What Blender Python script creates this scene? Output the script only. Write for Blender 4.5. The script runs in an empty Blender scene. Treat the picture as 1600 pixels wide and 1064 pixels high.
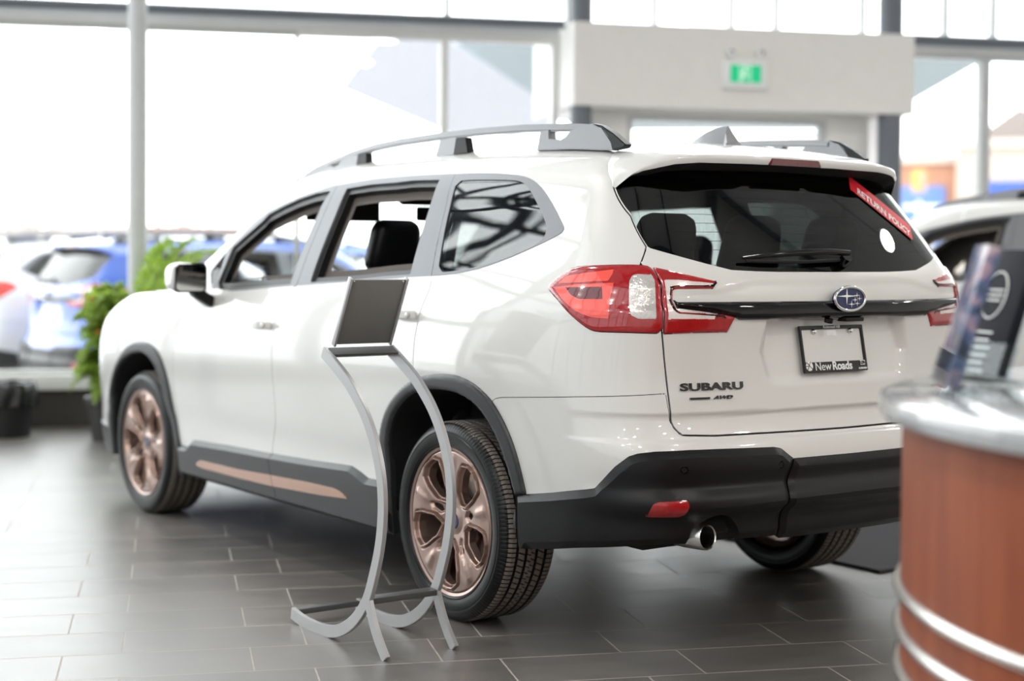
import bpy, bmesh, math, random
import numpy as np
from mathutils import Vector, Matrix
random.seed(7)
C = bpy.context.scene.collection
sc = bpy.context.scene
PI = math.pi
# ------------------------------------------------------------------ camera
CAM = (-4.75072, 4.03660, 1.33260)
YAW, PITCH, ROLL = -0.618808, -0.0240805, 0.00667542
def cam_basis():
    f = Vector((math.cos(PITCH)*math.cos(YAW), math.cos(PITCH)*math.sin(YAW), math.sin(PITCH)))
    r = Vector((math.sin(YAW), -math.cos(YAW), 0)); u = r.cross(f)
    return f, r*math.cos(ROLL)+u*math.sin(ROLL), -r*math.sin(ROLL)+u*math.cos(ROLL)
cd = bpy.data.cameras.new('camera'); cam = bpy.data.objects.new('camera', cd); C.objects.link(cam)
_f, _r, _u = cam_basis()
cam.matrix_world = Matrix(((_r.x, _u.x, -_f.x, CAM[0]), (_r.y, _u.y, -_f.y, CAM[1]), (_r.z, _u.z, -_f.z, CAM[2]), (0, 0, 0, 1)))
cd.sensor_width = 36; cd.lens = 2432.74*36/1600; cd.shift_y = (460.46-532)/1600
cd.clip_end = 500; cd.clip_start = .05
cd.dof.use_dof = True; cd.dof.focus_distance = 5.15; cd.dof.aperture_fstop = 1.35
sc.camera = cam
# ------------------------------------------------------------------ exposure, world
sc.view_settings.view_transform = 'Standard'; sc.view_settings.look = 'None'
sc.view_settings.gamma = 1; sc.view_settings.use_curve_mapping = False
sc.view_settings.exposure = 0.12
w = bpy.data.worlds.new('overcast_sky'); sc.world = w; w.use_nodes = True
nt = w.node_tree; bg = nt.nodes['Background']
tc = nt.nodes.new('ShaderNodeTexCoord'); sx = nt.nodes.new('ShaderNodeSeparateXYZ')
rmp = nt.nodes.new('ShaderNodeValToRGB')
nt.links.new(tc.outputs['Generated'], sx.inputs[0]); nt.links.new(sx.outputs['Z'], rmp.inputs[0]); nt.links.new(rmp.outputs[0], bg.inputs[0])
rmp.color_ramp.elements[0].color = (.80, .80, .80, 1); rmp.color_ramp.elements[0].position = 0
rmp.color_ramp.elements[1].color = (.95, .98, 1, 1); rmp.color_ramp.elements[1].position = .5
bg.inputs[1].default_value = 5.6
sc.cycles.max_bounces = 10; sc.cycles.diffuse_bounces = 4; sc.cycles.glossy_bounces = 5
sc.cycles.transparent_max_bounces = 24; sc.cycles.use_denoising = True
sc.cycles.caustics_reflective = False; sc.cycles.caustics_refractive = False
sc.cycles.sample_clamp_indirect = 6
# ------------------------------------------------------------------ materials
MATS = {}
def P(name, col, rough=.5, metal=0, coat=0, coat_rough=.03, spec=.5, emit=None, es=0, noise=None, bump=None, alpha=None, sheen=0):
    m = bpy.data.materials.new(name); m.use_nodes = True; n = m.node_tree; b = n.nodes['Principled BSDF']
    b.inputs['Base Color'].default_value = (*col, 1); b.inputs['Roughness'].default_value = rough
    b.inputs['Metallic'].default_value = metal; b.inputs['Coat Weight'].default_value = coat
    b.inputs['Coat Roughness'].default_value = coat_rough; b.inputs['Specular IOR Level'].default_value = spec
    if sheen: b.inputs['Sheen Weight'].default_value = sheen
    if emit: b.inputs['Emission Color'].default_value = (*emit, 1); b.inputs['Emission Strength'].default_value = es
    t = n.nodes.new('ShaderNodeTexCoord')
    nz = noise or (8, .04)                      # every surface gets a little real mottling
    x = n.nodes.new('ShaderNodeTexNoise'); x.inputs['Scale'].default_value = nz[0]; x.inputs['Detail'].default_value = 4
    n.links.new(t.outputs['Object'], x.inputs['Vector'])
    mx = n.nodes.new('ShaderNodeMix'); mx.data_type = 'RGBA'
    k = nz[1]; n.links.new(x.outputs['Fac'], mx.inputs[0])
    mx.inputs[6].default_value = (*[c*(1-k) for c in col], 1); mx.inputs[7].default_value = (*[min(1, c*(1+k)) for c in col], 1)
    n.links.new(mx.outputs[2], b.inputs['Base Color'])
    if bump:
        y = n.nodes.new('ShaderNodeTexNoise'); y.inputs['Scale'].default_value = bump[0]; n.links.new(t.outputs['Object'], y.inputs['Vector'])
        bp = n.nodes.new('ShaderNodeBump'); bp.inputs['Strength'].default_value = bump[1]; bp.inputs['Distance'].default_value = bump[2] if len(bump) > 2 else .002
        n.links.new(y.outputs['Fac'], bp.inputs['Height']); n.links.new(bp.outputs[0], b.inputs['Normal'])
    MATS[name] = m; return m
def glassmat(name, tint, ior=1.5, rough=0.0, boost=1.0):
    """thin pane: tinted see-through layer under a fresnel reflection"""
    m = bpy.data.materials.new(name); m.use_nodes = True; n = m.node_tree; n.nodes.clear()
    o = n.nodes.new('ShaderNodeOutputMaterial'); mix = n.nodes.new('ShaderNodeMixShader')
    tr = n.nodes.new('ShaderNodeBsdfTransparent'); tr.inputs[0].default_value = (*tint, 1)
    gl = n.nodes.new('ShaderNodeBsdfGlossy'); gl.inputs['Roughness'].default_value = rough
    fr = n.nodes.new('ShaderNodeFresnel'); fr.inputs[0].default_value = ior
    geo = n.nodes.new('ShaderNodeNewGeometry')
    # fresnel stays the same from both sides of the pane
    dot = n.nodes.new('ShaderNodeVectorMath'); dot.operation = 'DOT_PRODUCT'
    n.links.new(geo.outputs['Incoming'], dot.inputs[0]); n.links.new(geo.outputs['Normal'], dot.inputs[1])
    ab = n.nodes.new('ShaderNodeMath'); ab.operation = 'ABSOLUTE'; n.links.new(dot.outputs['Value'], ab.inputs[0])
    s1 = n.nodes.new('ShaderNodeMath'); s1.operation = 'SUBTRACT'; s1.inputs[0].default_value = 1; n.links.new(ab.outputs[0], s1.inputs[1])
    pw = n.nodes.new('ShaderNodeMath'); pw.operation = 'POWER'; n.links.new(s1.outputs[0], pw.inputs[0]); pw.inputs[1].default_value = 5
    r0 = ((ior-1)/(ior+1))**2*boost
    ma = n.nodes.new('ShaderNodeMath'); ma.operation = 'MULTIPLY_ADD'; n.links.new(pw.outputs[0], ma.inputs[0]); ma.inputs[1].default_value = 1-r0; ma.inputs[2].default_value = r0
    n.links.new(ma.outputs[0], mix.inputs[0]); n.links.new(tr.outputs[0], mix.inputs[1]); n.links.new(gl.outputs[0], mix.inputs[2])
    n.nodes.remove(fr); n.links.new(mix.outputs[0], o.inputs[0]); MATS[name] = m; return m
paint = P('pearl_white_paint', (.685, .68, .665), .32, 0, 1, .02, .5, noise=(900, .015))
trimgrey = P('satin_grey_trim', (.18, .185, .20), .36, .3, 0, noise=(60, .03))
railgrey = P('satin_silver_rail', (.29, .295, .31), .34, .45)
clad = P('charcoal_textured_plastic', (.007, .007, .008), .36, 0, 0, spec=.28, bump=(900, .25, .0006), noise=(5, .15))
clad_l = P('dark_grey_arch_plastic', (.026, .027, .030), .38, 0, 0, spec=.5, bump=(900, .2, .0006), noise=(5, .1))
blackp = P('matte_black', (.006, .006, .007), .7)
seal = P('black_rubber_seal', (.008, .008, .009), .38)
pianob = P('gloss_black', (.003, .003, .0035), .05, 0, .35, .01, spec=.25)
bronze = P('bronze_wheel_paint', (.36, .245, .205), .33, .8, .5, .05, noise=(30, .03))
copper = P('copper_insert', (.46, .28, .21), .22, .9, .5, .03)
chrome = P('chrome', (.85, .85, .86), .07, 1)
steel = P('brushed_steel', (.62, .60, .57), .22, 1)
red_l = P('red_lamp_lens', (.36, .005, .009), .12, 0, 1, .01, noise=(70, .35))
red_b = P('bright_red_reflector', (.93, .085, .06), .16, 0, 1, .01, noise=(40, .15))
red_d = P('dark_red_lens', (.13, .004, .008), .1, 0, 1, .01, noise=(60, .3))
clear_l = P('clear_lamp_lens', (.62, .60, .58), .1, .35, 1, .01, noise=(120, .3), bump=(150, .5, .002))
pale_l = P('pale_lamp_lens', (.80, .72, .70), .15, .1, 1, .01, noise=(140, .15))
rubber = P('tyre_rubber', (.005, .005, .0055), .33, spec=.32, noise=(20, .2), bump=(60, .1, .001))
tread = P('dusty_tread_rubber', (.21, .182, .158), .9, noise=(55, .45), bump=(300, .4, .001))
leather = P('black_leather', (.014, .014, .016), .38, bump=(250, .25, .001))
leath2 = P('grey_leather_side', (.11, .10, .098), .42, bump=(250, .2, .001))
liner_m = P('taupe_headliner', (.12, .105, .095), .9)
card_m = P('dark_door_card', (.02, .02, .022), .6)
g_clear = glassmat('clear_glass', (.93, .955, .945))
g_priv = glassmat('privacy_glass', (.13, .15, .145), 1.52, 0, 1.6)
g_quart = glassmat('tinted_quarter_glass', (.10, .115, .11), 1.6, 0, 2.2)
g_mirror = P('mirror_glass', (.55, .55, .52), .02, 1)
g_roof = glassmat('sunroof_glass', (.05, .055, .06), 1.5)
blue_e = P('emblem_blue', (.005, .012, .085), .2, 0, .5, .01, spec=.3)
white_t = P('white_print', (.85, .85, .85), .5)
red_s = P('red_sticker', (.62, .015, .03), .45)
# ------------------------------------------------------------------ object helpers
def tag(o, label=None, cat=None, group=None, kind=None):
    if label: o['label'] = label
    if cat: o['category'] = cat
    if group: o['group'] = group
    if kind: o['kind'] = kind
    return o
def empty(name, loc=(0, 0, 0), rz=0, **k):
    o = bpy.data.objects.new(name, None); C.objects.link(o); o.location = loc; o.rotation_euler = (0, 0, rz)
    return tag(o, **k)
def link(name, me, mats, parent=None, smooth=None):
    o = bpy.data.objects.new(name, me); C.objects.link(o)
    for m in (mats if isinstance(mats, (list, tuple)) else [mats]): me.materials.append(m)
    if parent: o.parent = parent
    return o
def obj(name, bm, mats, parent=None, smooth=False, auto=None):
    me = bpy.data.meshes.new(name); bm.normal_update(); bm.to_mesh(me); bm.free()
    if smooth: me.polygons.foreach_set('use_smooth', [True]*len(me.polygons))
    if auto is not None: me.set_sharp_from_angle(angle=math.radians(auto))
    return link(name, me, mats, parent)
def npmesh(name, V, Fc, mats, parent=None, smooth=True, normals=None, midx=None, auto=None):
    me = bpy.data.meshes.new(name); V = np.asarray(V, dtype=np.float32); Fc = np.asarray(Fc, dtype=np.int32)
    k = Fc.shape[1]; me.vertices.add(len(V)); me.vertices.foreach_set('co', V.ravel())
    me.loops.add(len(Fc)*k); me.loops.foreach_set('vertex_index', Fc.ravel())
    me.polygons.add(len(Fc)); me.polygons.foreach_set('loop_start', np.arange(0, len(Fc)*k, k, dtype=np.int32))
    me.polygons.foreach_set('loop_total', np.full(len(Fc), k, dtype=np.int32))
    me.polygons.foreach_set('use_smooth', np.full(len(Fc), bool(smooth)))
    if midx is not None: me.polygons.foreach_set('material_index', np.asarray(midx, dtype=np.int32))
    me.update(calc_edges=True); me.validate()
    if normals is not None: me.normals_split_custom_set_from_vertices(np.asarray(normals, dtype=np.float32).tolist())
    if auto is not None: me.set_sharp_from_angle(angle=math.radians(auto))
    return link(name, me, mats, parent)
def box(bm, x0, x1, y0, y1, z0, z1, M=None, bev=0, seg=2):
    vs = [bm.verts.new((x, y, z)) for x in (x0, x1) for y in (y0, y1) for z in (z0, z1)]
    fs = [bm.faces.new([vs[i] for i in q]) for q in ((0, 1, 3, 2), (4, 6, 7, 5), (0, 4, 5, 1), (2, 3, 7, 6), (0, 2, 6, 4), (1, 5, 7, 3))]
    if bev:
        es = list({e for f in fs for e in f.edges})
        r = bmesh.ops.bevel(bm, geom=es, offset=bev, segments=seg, affect='EDGES', profile=.5)
        vs = list({v for f in r['faces'] for v in f.verts} | {v for v in vs if v.is_valid})
    if M is not None: bmesh.ops.transform(bm, matrix=M, verts=[v for v in vs if v.is_valid])
    return vs
def boxo(name, x0, x1, y0, y1, z0, z1, mat, parent=None, bev=0, seg=2, M=None):
    bm = bmesh.new(); box(bm, x0, x1, y0, y1, z0, z1, M, bev, seg)
    return obj(name, bm, mat, parent, smooth=bool(bev), auto=35 if bev else None)
def prism(name, pts, depth, mat, parent=None, M=None, bev=0, auto=35):
    """polygon in local xy, extruded along z"""
    bm = bmesh.new(); n = len(pts)
    a = [bm.verts.new((p[0], p[1], 0)) for p in pts]; f = bm.faces.new(a)
    r = bmesh.ops.extrude_face_region(bm, geom=[f]); up = [g for g in r['geom'] if isinstance(g, bmesh.types.BMVert)]
    bmesh.ops.translate(bm, verts=up, vec=(0, 0, depth)); bmesh.ops.recalc_face_normals(bm, faces=bm.faces)
    if bev: bmesh.ops.bevel(bm, geom=[e for e in bm.edges if e.calc_face_angle(0) > .6], offset=bev, segments=2, affect='EDGES')
    bmesh.ops.triangulate(bm, faces=[f for f in bm.faces if len(f.verts) > 4])
    if M is not None: bmesh.ops.transform(bm, matrix=M, verts=bm.verts)
    return obj(name, bm, mat, parent, smooth=True, auto=auto)
def tubev(path, rad, n=12, closed=False, up=(0, 0, 1), flat=None):
    """verts, quads of a tube (or flat bar when flat=(w,h)) along path"""
    P_ = [Vector(p) for p in path]; V = []; Fq = []; m = len(P_)
    for i, p in enumerate(P_):
        a = P_[(i-1) % m] if closed or i else P_[0]; b = P_[(i+1) % m] if closed or i < m-1 else P_[-1]
        t = (b-a).normalized(); u = Vector(up); s = t.cross(u)
        if s.length < 1e-4: s = t.cross(Vector((1, 0, 0)))
        s.normalize(); v = s.cross(t).normalized(); r = rad[i] if isinstance(rad, (list, tuple)) else rad
        if flat:
            for q in ((-1, -1), (1, -1), (1, 1), (-1, 1)): V.append(p+s*q[0]*flat[0]/2+v*q[1]*flat[1]/2)
        else:
            for k in range(n): V.append(p+(s*math.cos(2*PI*k/n)+v*math.sin(2*PI*k/n))*r)
    if flat: n = 4
    for i in range(m if closed else m-1):
        for k in range(n): Fq.append([i*n+k, i*n+(k+1) % n, ((i+1) % m)*n+(k+1) % n, ((i+1) % m)*n+k])
    return V, Fq, n
def tube(name, path, rad, mat, parent=None, n=12, closed=False, up=(0, 0, 1), flat=None, bev=0):
    V, Fq, n = tubev(path, rad, n, closed, up, flat); bm = bmesh.new(); vs = [bm.verts.new(v) for v in V]
    for q in Fq: bm.faces.new([vs[i] for i in q])
    if not closed: bm.faces.new(vs[:n][::-1]); bm.faces.new(vs[-n:])
    bmesh.ops.recalc_face_normals(bm, faces=bm.faces)
    if bev: bmesh.ops.bevel(bm, geom=[e for e in bm.edges if e.calc_face_angle(0) > .7], offset=bev, segments=2, affect='EDGES')
    return obj(name, bm, mat, parent, smooth=True, auto=40)
def lathe(name, prof, mat, parent=None, n=48, M=None, cap=True, auto=35):
    """profile [(r,z)] about local z"""
    bm = bmesh.new(); R_ = []
    for r, z in prof: R_.append([bm.verts.new((r*math.cos(2*PI*k/n), r*math.sin(2*PI*k/n), z)) for k in range(n)] if r > 1e-6 else [bm.verts.new((0, 0, z))])
    for a, b in zip(R_, R_[1:]):
        for k in range(n):
            if len(a) == 1 and len(b) == 1: continue
            if len(a) == 1: bm.faces.new((a[0], b[k], b[(k+1) % n]))
            elif len(b) == 1: bm.faces.new((a[k], b[0], a[(k+1) % n]))
            else: bm.faces.new((a[k], b[k], b[(k+1) % n], a[(k+1) % n]))
    bmesh.ops.recalc_face_normals(bm, faces=bm.faces)
    if M is not None: bmesh.ops.transform(bm, matrix=M, verts=bm.verts)
    return obj(name, bm, mat, parent, smooth=True, auto=auto)
def textmesh(txt, size=1, ext=.1, bold=0, sx=1, shear=0, space=1):
    """flat text in local xy centred on x, returned as (V, faces)"""
    cu = bpy.data.curves.new('t', 'FONT'); cu.body = txt; cu.size = size; cu.extrude = ext; cu.offset = bold; cu.align_x = 'CENTER'; cu.shear = shear
    cu.space_character = space; cu.resolution_u = 4
    o = bpy.data.objects.new('t', cu); C.objects.link(o); dg = bpy.context.evaluated_depsgraph_get()
    me = bpy.data.meshes.new_from_object(o.evaluated_get(dg)); V = np.array([v.co[:] for v in me.vertices]).reshape(-1, 3); V[:, 0] *= sx
    Fc = [list(p.vertices) for p in me.polygons]
    bpy.data.objects.remove(o); bpy.data.curves.remove(cu); bpy.data.meshes.remove(me)
    return V, Fc
def polyobj(name, V, Fc, mat, parent=None, smooth=False):
    me = bpy.data.meshes.new(name); me.from_pydata([tuple(map(float, v)) for v in V], [], Fc); me.update()
    return link(name, me, mat, parent)
def textobj(name, txt, M, mat, parent=None, **k):
    V, Fc = textmesh(txt, **k); V = [M @ Vector(v) for v in V]
    return polyobj(name, V, Fc, mat, parent)
def copy_tree(o, parent=None, matmap=None, skip=()):
    c = o.copy(); C.objects.link(c)
    if parent is not None: c.parent = parent
    if matmap and c.type == 'MESH':
        for s in c.material_slots:
            if s.material and s.material.name in matmap:
                m = matmap[s.material.name]; s.link = 'OBJECT'; s.material = m
    for ch in list(o.children):
        if ch.name.split('.')[0] not in skip: copy_tree(ch, c, matmap, skip)
    return c
# ------------------------------------------------------------------ the showroom (its own axes: u along the facade, v towards it)
RA = math.radians(-113)
def W3(u, v, z=0): return Vector((u*math.cos(RA)-v*math.sin(RA), u*math.sin(RA)+v*math.cos(RA), z))
MR = Matrix.Rotation(RA, 4, 'Z')
def rbx(name, u0, u1, v0, v1, z0, z1, mat, parent=None, bev=0, kind=None):
    o = boxo(name, u0, u1, v0, v1, z0, z1, mat, parent, bev)
    if parent is None: o.rotation_euler = (0, 0, RA)
    if kind: o['kind'] = kind
    return o
def tilemat():
    m = bpy.data.materials.new('grey_floor_tile'); m.use_nodes = True; n = m.node_tree; b = n.nodes['Principled BSDF']
    tc = n.nodes.new('ShaderNodeTexCoord'); mp = n.nodes.new('ShaderNodeMapping'); mp.inputs['Location'].default_value = (-.248, .006, 0)
    n.links.new(tc.outputs['Object'], mp.inputs[0])
    br = n.nodes.new('ShaderNodeTexBrick'); br.offset = .6846; br.offset_frequency = 2; br.squash = 1
    br.inputs['Scale'].default_value = 1; br.inputs['Brick Width'].default_value = .612; br.inputs['Row Height'].default_value = .3065
    br.inputs['Mortar Size'].default_value = .0034; br.inputs['Mortar Smooth'].default_value = .2; br.inputs['Bias'].default_value = 0
    br.inputs['Color1'].default_value = (.112, .103, .096, 1); br.inputs['Color2'].default_value = (.145, .134, .125, 1); br.inputs['Mortar'].default_value = (.34, .31, .27, 1)
    n.links.new(mp.outputs[0], br.inputs['Vector'])
    nz = n.nodes.new('ShaderNodeTexNoise'); nz.inputs['Scale'].default_value = 3.2; nz.inputs['Detail'].default_value = 8; nz.inputs['Roughness'].default_value = .65
    sc_ = n.nodes.new('ShaderNodeMapping'); sc_.inputs['Scale'].default_value = (1, 3.5, 1); n.links.new(tc.outputs['Object'], sc_.inputs[0]); n.links.new(sc_.outputs[0], nz.inputs['Vector'])
    mx = n.nodes.new('ShaderNodeMix'); mx.data_type = 'RGBA'; mx.blend_type = 'MULTIPLY'; mx.inputs[0].default_value = 1
    r = n.nodes.new('ShaderNodeMapRange'); r.inputs[1].default_value = .3; r.inputs[2].default_value = .7; r.inputs[3].default_value = .86; r.inputs[4].default_value = 1.14
    n.links.new(nz.outputs['Fac'], r.inputs[0]); n.links.new(br.outputs['Color'], mx.inputs[6]); n.links.new(r.outputs[0], mx.inputs[7]); n.links.new(mx.outputs[2], b.inputs['Base Color'])
    r2 = n.nodes.new('ShaderNodeMapRange'); r2.inputs[1].default_value = .3; r2.inputs[2].default_value = .7; r2.inputs[3].default_value = .34; r2.inputs[4].default_value = .40
    n.links.new(nz.outputs['Fac'], r2.inputs[0])
    ad = n.nodes.new('ShaderNodeMath'); ad.operation = 'MULTIPLY_ADD'; ad.inputs[1].default_value = .4; n.links.new(br.outputs['Fac'], ad.inputs[0]); n.links.new(r2.outputs[0], ad.inputs[2]); n.links.new(ad.outputs[0], b.inputs['Roughness'])
    bp = n.nodes.new('ShaderNodeBump'); bp.inputs['Strength'].default_value = .5; bp.inputs['Distance'].default_value = .002; bp.invert = True
    n.links.new(br.outputs['Fac'], bp.inputs['Height']); n.links.new(bp.outputs[0], b.inputs['Normal']); b.inputs['Specular IOR Level'].default_value = 1.0
    return m
m_wall = P('warm_white_wall', (.86, .84, .81), .85, bump=(40, .05)); m_ceil = P('white_ceiling', (.86, .86, .85), .9)
m_frame = P('white_window_frame', (.80, .79, .77), .5); m_gfr = P('grey_window_frame', (.50, .50, .47), .5)
m_knee = P('dark_knee_wall', (.045, .038, .034), .7); m_beam = P('slate_grey_steel', (.15, .165, .19), .5); m_pole = P('pale_grey_pole', (.60, .61, .62), .45)
m_sill = P('white_sill', (.80, .80, .79), .4)
pane_t = glassmat('side_facade_dimming_glass', (.52, .535, .54), 1.5)  # tint added to hold daylight off the car; these side panes are out of view
pane_m = glassmat('facade_glass', (.96, .975, .97), 1.5)
U0, U1, V0, V1, HC = -8.5, 9.5, -13.5, 6.5, 9.0
fl = rbx('floor', U0, U1, V0, V1+.25, -.12, 0, tilemat(), kind='structure')
cl = rbx('ceiling', U0-.2, U1+.2, V0-.2, V1+.25, HC, HC+.2, m_ceil, kind='structure')
rbx('wall_back', U0, U1, V0-.2, V0, 0, HC, m_wall, kind='structure')
rbx('wall_right', U1, U1+.2, V0, V1, 0, HC, m_wall, kind='structure')
wl = rbx('wall_left', U0-.2, U0, V0, V1, 0, .4, m_knee, kind='structure')
rbx('wall_front', U0, 1.27, V1, V1+.22, 0, .29, m_knee, kind='structure')
rbx('wall_front', 4.19, U1, V1, V1+.22, 0, .29, m_knee, kind='structure')
rbx('trim_1', U0, 1.22, V1-.06, V1+.22, .29, .41, m_sill, kind='structure', bev=.01)
rbx('trim_2', 4.25, U1, V1-.06, V1+.22, .29, .41, m_sill, kind='structure', bev=.01)
rbx('trim_3', U0, U1, V1-.02, V1+.16, 3.11, 3.185, m_frame, kind='structure', bev=.01)
wn = [0]
def window(u0, u1, v, z0, z1, fl_=.022, fr_=.022, mat=m_gfr, vertical=True, dep=.10):
    """one glazed bay: its frame, with the pane as a part"""
    wn[0] += 1; bm = bmesh.new()
    box(bm, u0, u0+fl_, v, v+dep, z0, z1); box(bm, u1-fr_, u1, v, v+dep, z0, z1)
    box(bm, u0+fl_, u1-fr_, v, v+dep, z0, z0+.03); box(bm, u0+fl_, u1-fr_, v, v+dep, z1-.03, z1)
    o = obj('window_%d' % wn[0], bm, mat); o.rotation_euler = (0, 0, RA); o['kind'] = 'structure'
    boxo('window_pane', u0+fl_, u1-fr_, v+.045, v+.047, z0+.03, z1-.03, pane_m, o)
    return o
ms = [U0, -7.0, -5.4, -4.4, -3.22, -2.04, -.859, .321, 1.27]
for i in range(len(ms)-1):
    window(ms[i], ms[i+1], V1, .41, 3.11, .03 if i == 7 else .018, .03 if i == 6 else (.055 if i == 7 else .018), m_frame if i >= 6 else m_gfr)
ms = [4.19, 5.127, 6.30, 7.5, 8.5, U1]
for i in range(len(ms)-1): window(ms[i], ms[i+1], V1, .41, 3.11, .045, .045, m_pole)
ms = [U0, -6.2, -4.2, -2.04, .345, 1.356, 2.10, 2.777, 3.18, 3.968, 4.745, 5.204, 7.0, U1]
for i in range(len(ms)-1): window(ms[i], ms[i+1], V1, 3.185, 4.9, .02, .02, m_pole)
rbx('trim_4', U0, U1, V1-.08, V1+.12, 4.9, 5.06, m_beam, kind='structure')
for i in range(len(ms)-1): window(ms[i], ms[i+1], V1, 5.06, HC-.25, .03, .03, m_beam)
rbx('trim_5', U0, U1, V1-.06, V1+.0, 6.7, 6.82, m_beam, kind='structure')
for i, (a, b) in enumerate(((-8.2, -5.4), (-5.4, -2.6), (-2.6, .2), (.2, 3.0))):
    tag(tube('roof_strut', [W3(a, 6.3, 4.98 if i % 2 else HC-.3), W3(b, 6.3, HC-.3 if i % 2 else 4.98)], .06, m_beam), kind='structure')
rbx('wall_front', U0, U1, V1, V1+.22, HC-.25, HC, m_wall, kind='structure')
# left side glazing: tall bays between dark posts, light crosses the room from here
lv = [V0, -11, -8.8, -6.6, -4.4, -2.2, 0, 2.2, 4.4, V1]
for i in range(len(lv)-1):
    wn[0] += 1; bm = bmesh.new()
    for q in ((lv[i], lv[i]+.07, .4, HC), (lv[i+1]-.07, lv[i+1], .4, HC), (lv[i], lv[i+1], .4, .48), (lv[i], lv[i+1], 2.5, 2.62), (lv[i], lv[i+1], 4.9, 5.06), (lv[i], lv[i+1], HC-.15, HC)):
        box(bm, U0-.12, U0, *q)
    o = obj('window_%d' % wn[0], bm, m_beam); o.rotation_euler = (0, 0, RA); o['kind'] = 'structure'
    boxo('window_pane', U0-.062, U0-.06, lv[i]+.07, lv[i+1]-.07, .48, HC-.15, pane_m if lv[i] > 4 else pane_t, o)
for a, b, r in (((6.10, 5.0), (5.30, 7.9), .085), ((5.85, 5.0), (5.05, 7.9), .035), ((6.45, 6.30), (4.4, 7.75), .06), ((6.45, 5.15), (4.4, 5.6), .05), ((4.4, 5.1), (2.2, 8.2), .08), ((2.2, 5.1), (0, 8.2), .08)):
    tag(tube('side_strut', [W3(U0+.06, a[0], a[1]), W3(U0+.06, b[0], b[1])], r, m_beam), kind='structure')
# round horizontal tube, columns, ceiling beams
def rtube(name, pts, r, mat, n=20, **k):
    o = tube(name, [W3(*p) for p in pts], r, mat, n=n); return tag(o, **k)
rtube('steel_tube', [(U0, 6.3, 3.215), (1.262, 6.3, 3.215)], .037, m_beam, label='dark grey horizontal steel tube along the glass facade left of the canopy box', cat='beam')
rtube('steel_tube', [(4.20, 6.3, 3.205), (U1-.05, 6.3, 3.205)], .048, m_beam, label='dark grey horizontal steel tube right of the canopy box', cat='beam')
for u, r, mt, lb in ((-2.085, .072, m_pole, 'pale grey round column in front of the glass facade at left'), (1.356, .085, m_beam, 'slate grey round column at the left end of the canopy box'), (4.023, .10, m_beam, 'slate grey round column at the right end of the canopy box')):
    v = 6.1 if u < 0 else 6.62
    c = empty('column', W3(u, v if u < 0 else 6.1), 0, label=lb, cat='column')
    lathe('shaft', [(0, 0), (r, 0), (r, HC-.02), (0, HC-.02)], mt, c, 40)
    lathe('base_plate', [(0, .001), (r*1.6, .001), (r*1.6, .015), (0, .015)], mt, c, 40)
    if u < 0:
        o = tube('bracket', [(0, 0, 3.2), (.2*math.cos(RA+PI/2), .2*math.sin(RA+PI/2), 3.215)], .03, mt, c)
for i, v in enumerate((-11, -7.5, -4, -.5, 3)):
    rbx('ceiling_beam', U0, U1, v-.09, v+.09, HC-.38, HC, m_beam)['kind'] = 'structure'
for i, u in enumerate((-5.2, -1.5, 2.2, 5.9)):
    rbx('ceiling_beam', u-.06, u+.06, V0, V1, HC-.24, HC-.02, m_beam)['kind'] = 'structure'
# entrance block
cb = rbx('canopy_box', 1.27, 4.19, 6.0, 7.4, 2.54, 3.2, m_wall); tag(cb, 'off-white canopy box over the entrance, carrying the green sign', 'canopy', kind=None)
rbx('wall_entrance', 1.45, 1.80, 6.3, 6.5, 0, 2.54, m_wall, kind='structure'); rbx('wall_entrance', 3.55, 3.93, 6.3, 6.5, 0, 2.54, m_wall, kind='structure')
rbx('wall_entrance', 1.80, 3.55, 6.3, 6.5, 2.50, 2.54, m_wall, kind='structure')
d = rbx('door_1', 1.80, 3.55, 6.32, 6.42, 2.10, 2.16, m_pole, kind='structure')
boxo('transom_pane', 1.84, 3.51, 6.36, 6.362, 2.16, 2.46, pane_m, d)
for u0, u1 in ((1.80, 1.85), (2.65, 2.70), (3.50, 3.55)): boxo('door_post', u0, u1, 6.32, 6.42, 0, 2.10 if u0 == 2.65 else 2.50, m_pole, d)
boxo('transom_frame', 1.85, 3.50, 6.32, 6.42, 2.46, 2.50, m_pole, d)
for u0, u1 in ((1.85, 2.65), (2.70, 3.50)):
    boxo('door_pane', u0, u1, 6.36, 6.362, .1, 2.10, pane_m, d); boxo('door_rail', u0, u1, 6.33, 6.41, 0, .1, m_pole, d)
    boxo('push_bar', u0+.08, u1-.08, 6.27, 6.32, 1.0, 1.04, steel, d, bev=.01)
rbx('wall_vestibule', 4.19-.06, 4.19, 6.5, 9.0, 0, 2.54, m_wall, kind='structure')
# sign with emergency lights
g_sign = P('green_sign', (.0, .36, .16), .5, emit=(.0, .42, .18), es=.75); w_sign = P('white_sign_figure', (.75, .85, .78), .5, emit=(.7, .9, .78), es=.5); w_plast = P('white_plastic', (.88, .88, .88), .4)
es = empty('exit_sign', W3(2.687, 5.998, 2.70), RA, label='green running figure sign in a white housing on the canopy box', cat='sign')
es.rotation_euler = (0, 0, RA)
boxo('housing', -.192, .192, -.05, 0, 0, .236, w_plast, es, bev=.008)
boxo('sign_face', -.13, .13, -.056, -.048, .054, .194, g_sign, es)
fig = [(-.018, .0), (-.034, .0), (-.016, .045), (-.012, .07), (-.032, .055), (-.036, .063), (-.010, .088), (.008, .084), (.026, .062), (.034, .068), (.014, .094), (.0, .1), (.0, .06), (.02, .04), (.036, .045), (.036, .035), (.014, .028), (-.006, .05)]
MF = Matrix.Translation((-.015, -.057, .06)) @ Matrix.Rotation(PI/2, 4, 'X')
prism('running_figure', [(x*.95, y*.95+.004) for x, y in fig], .002, w_sign, es, MF)
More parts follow.
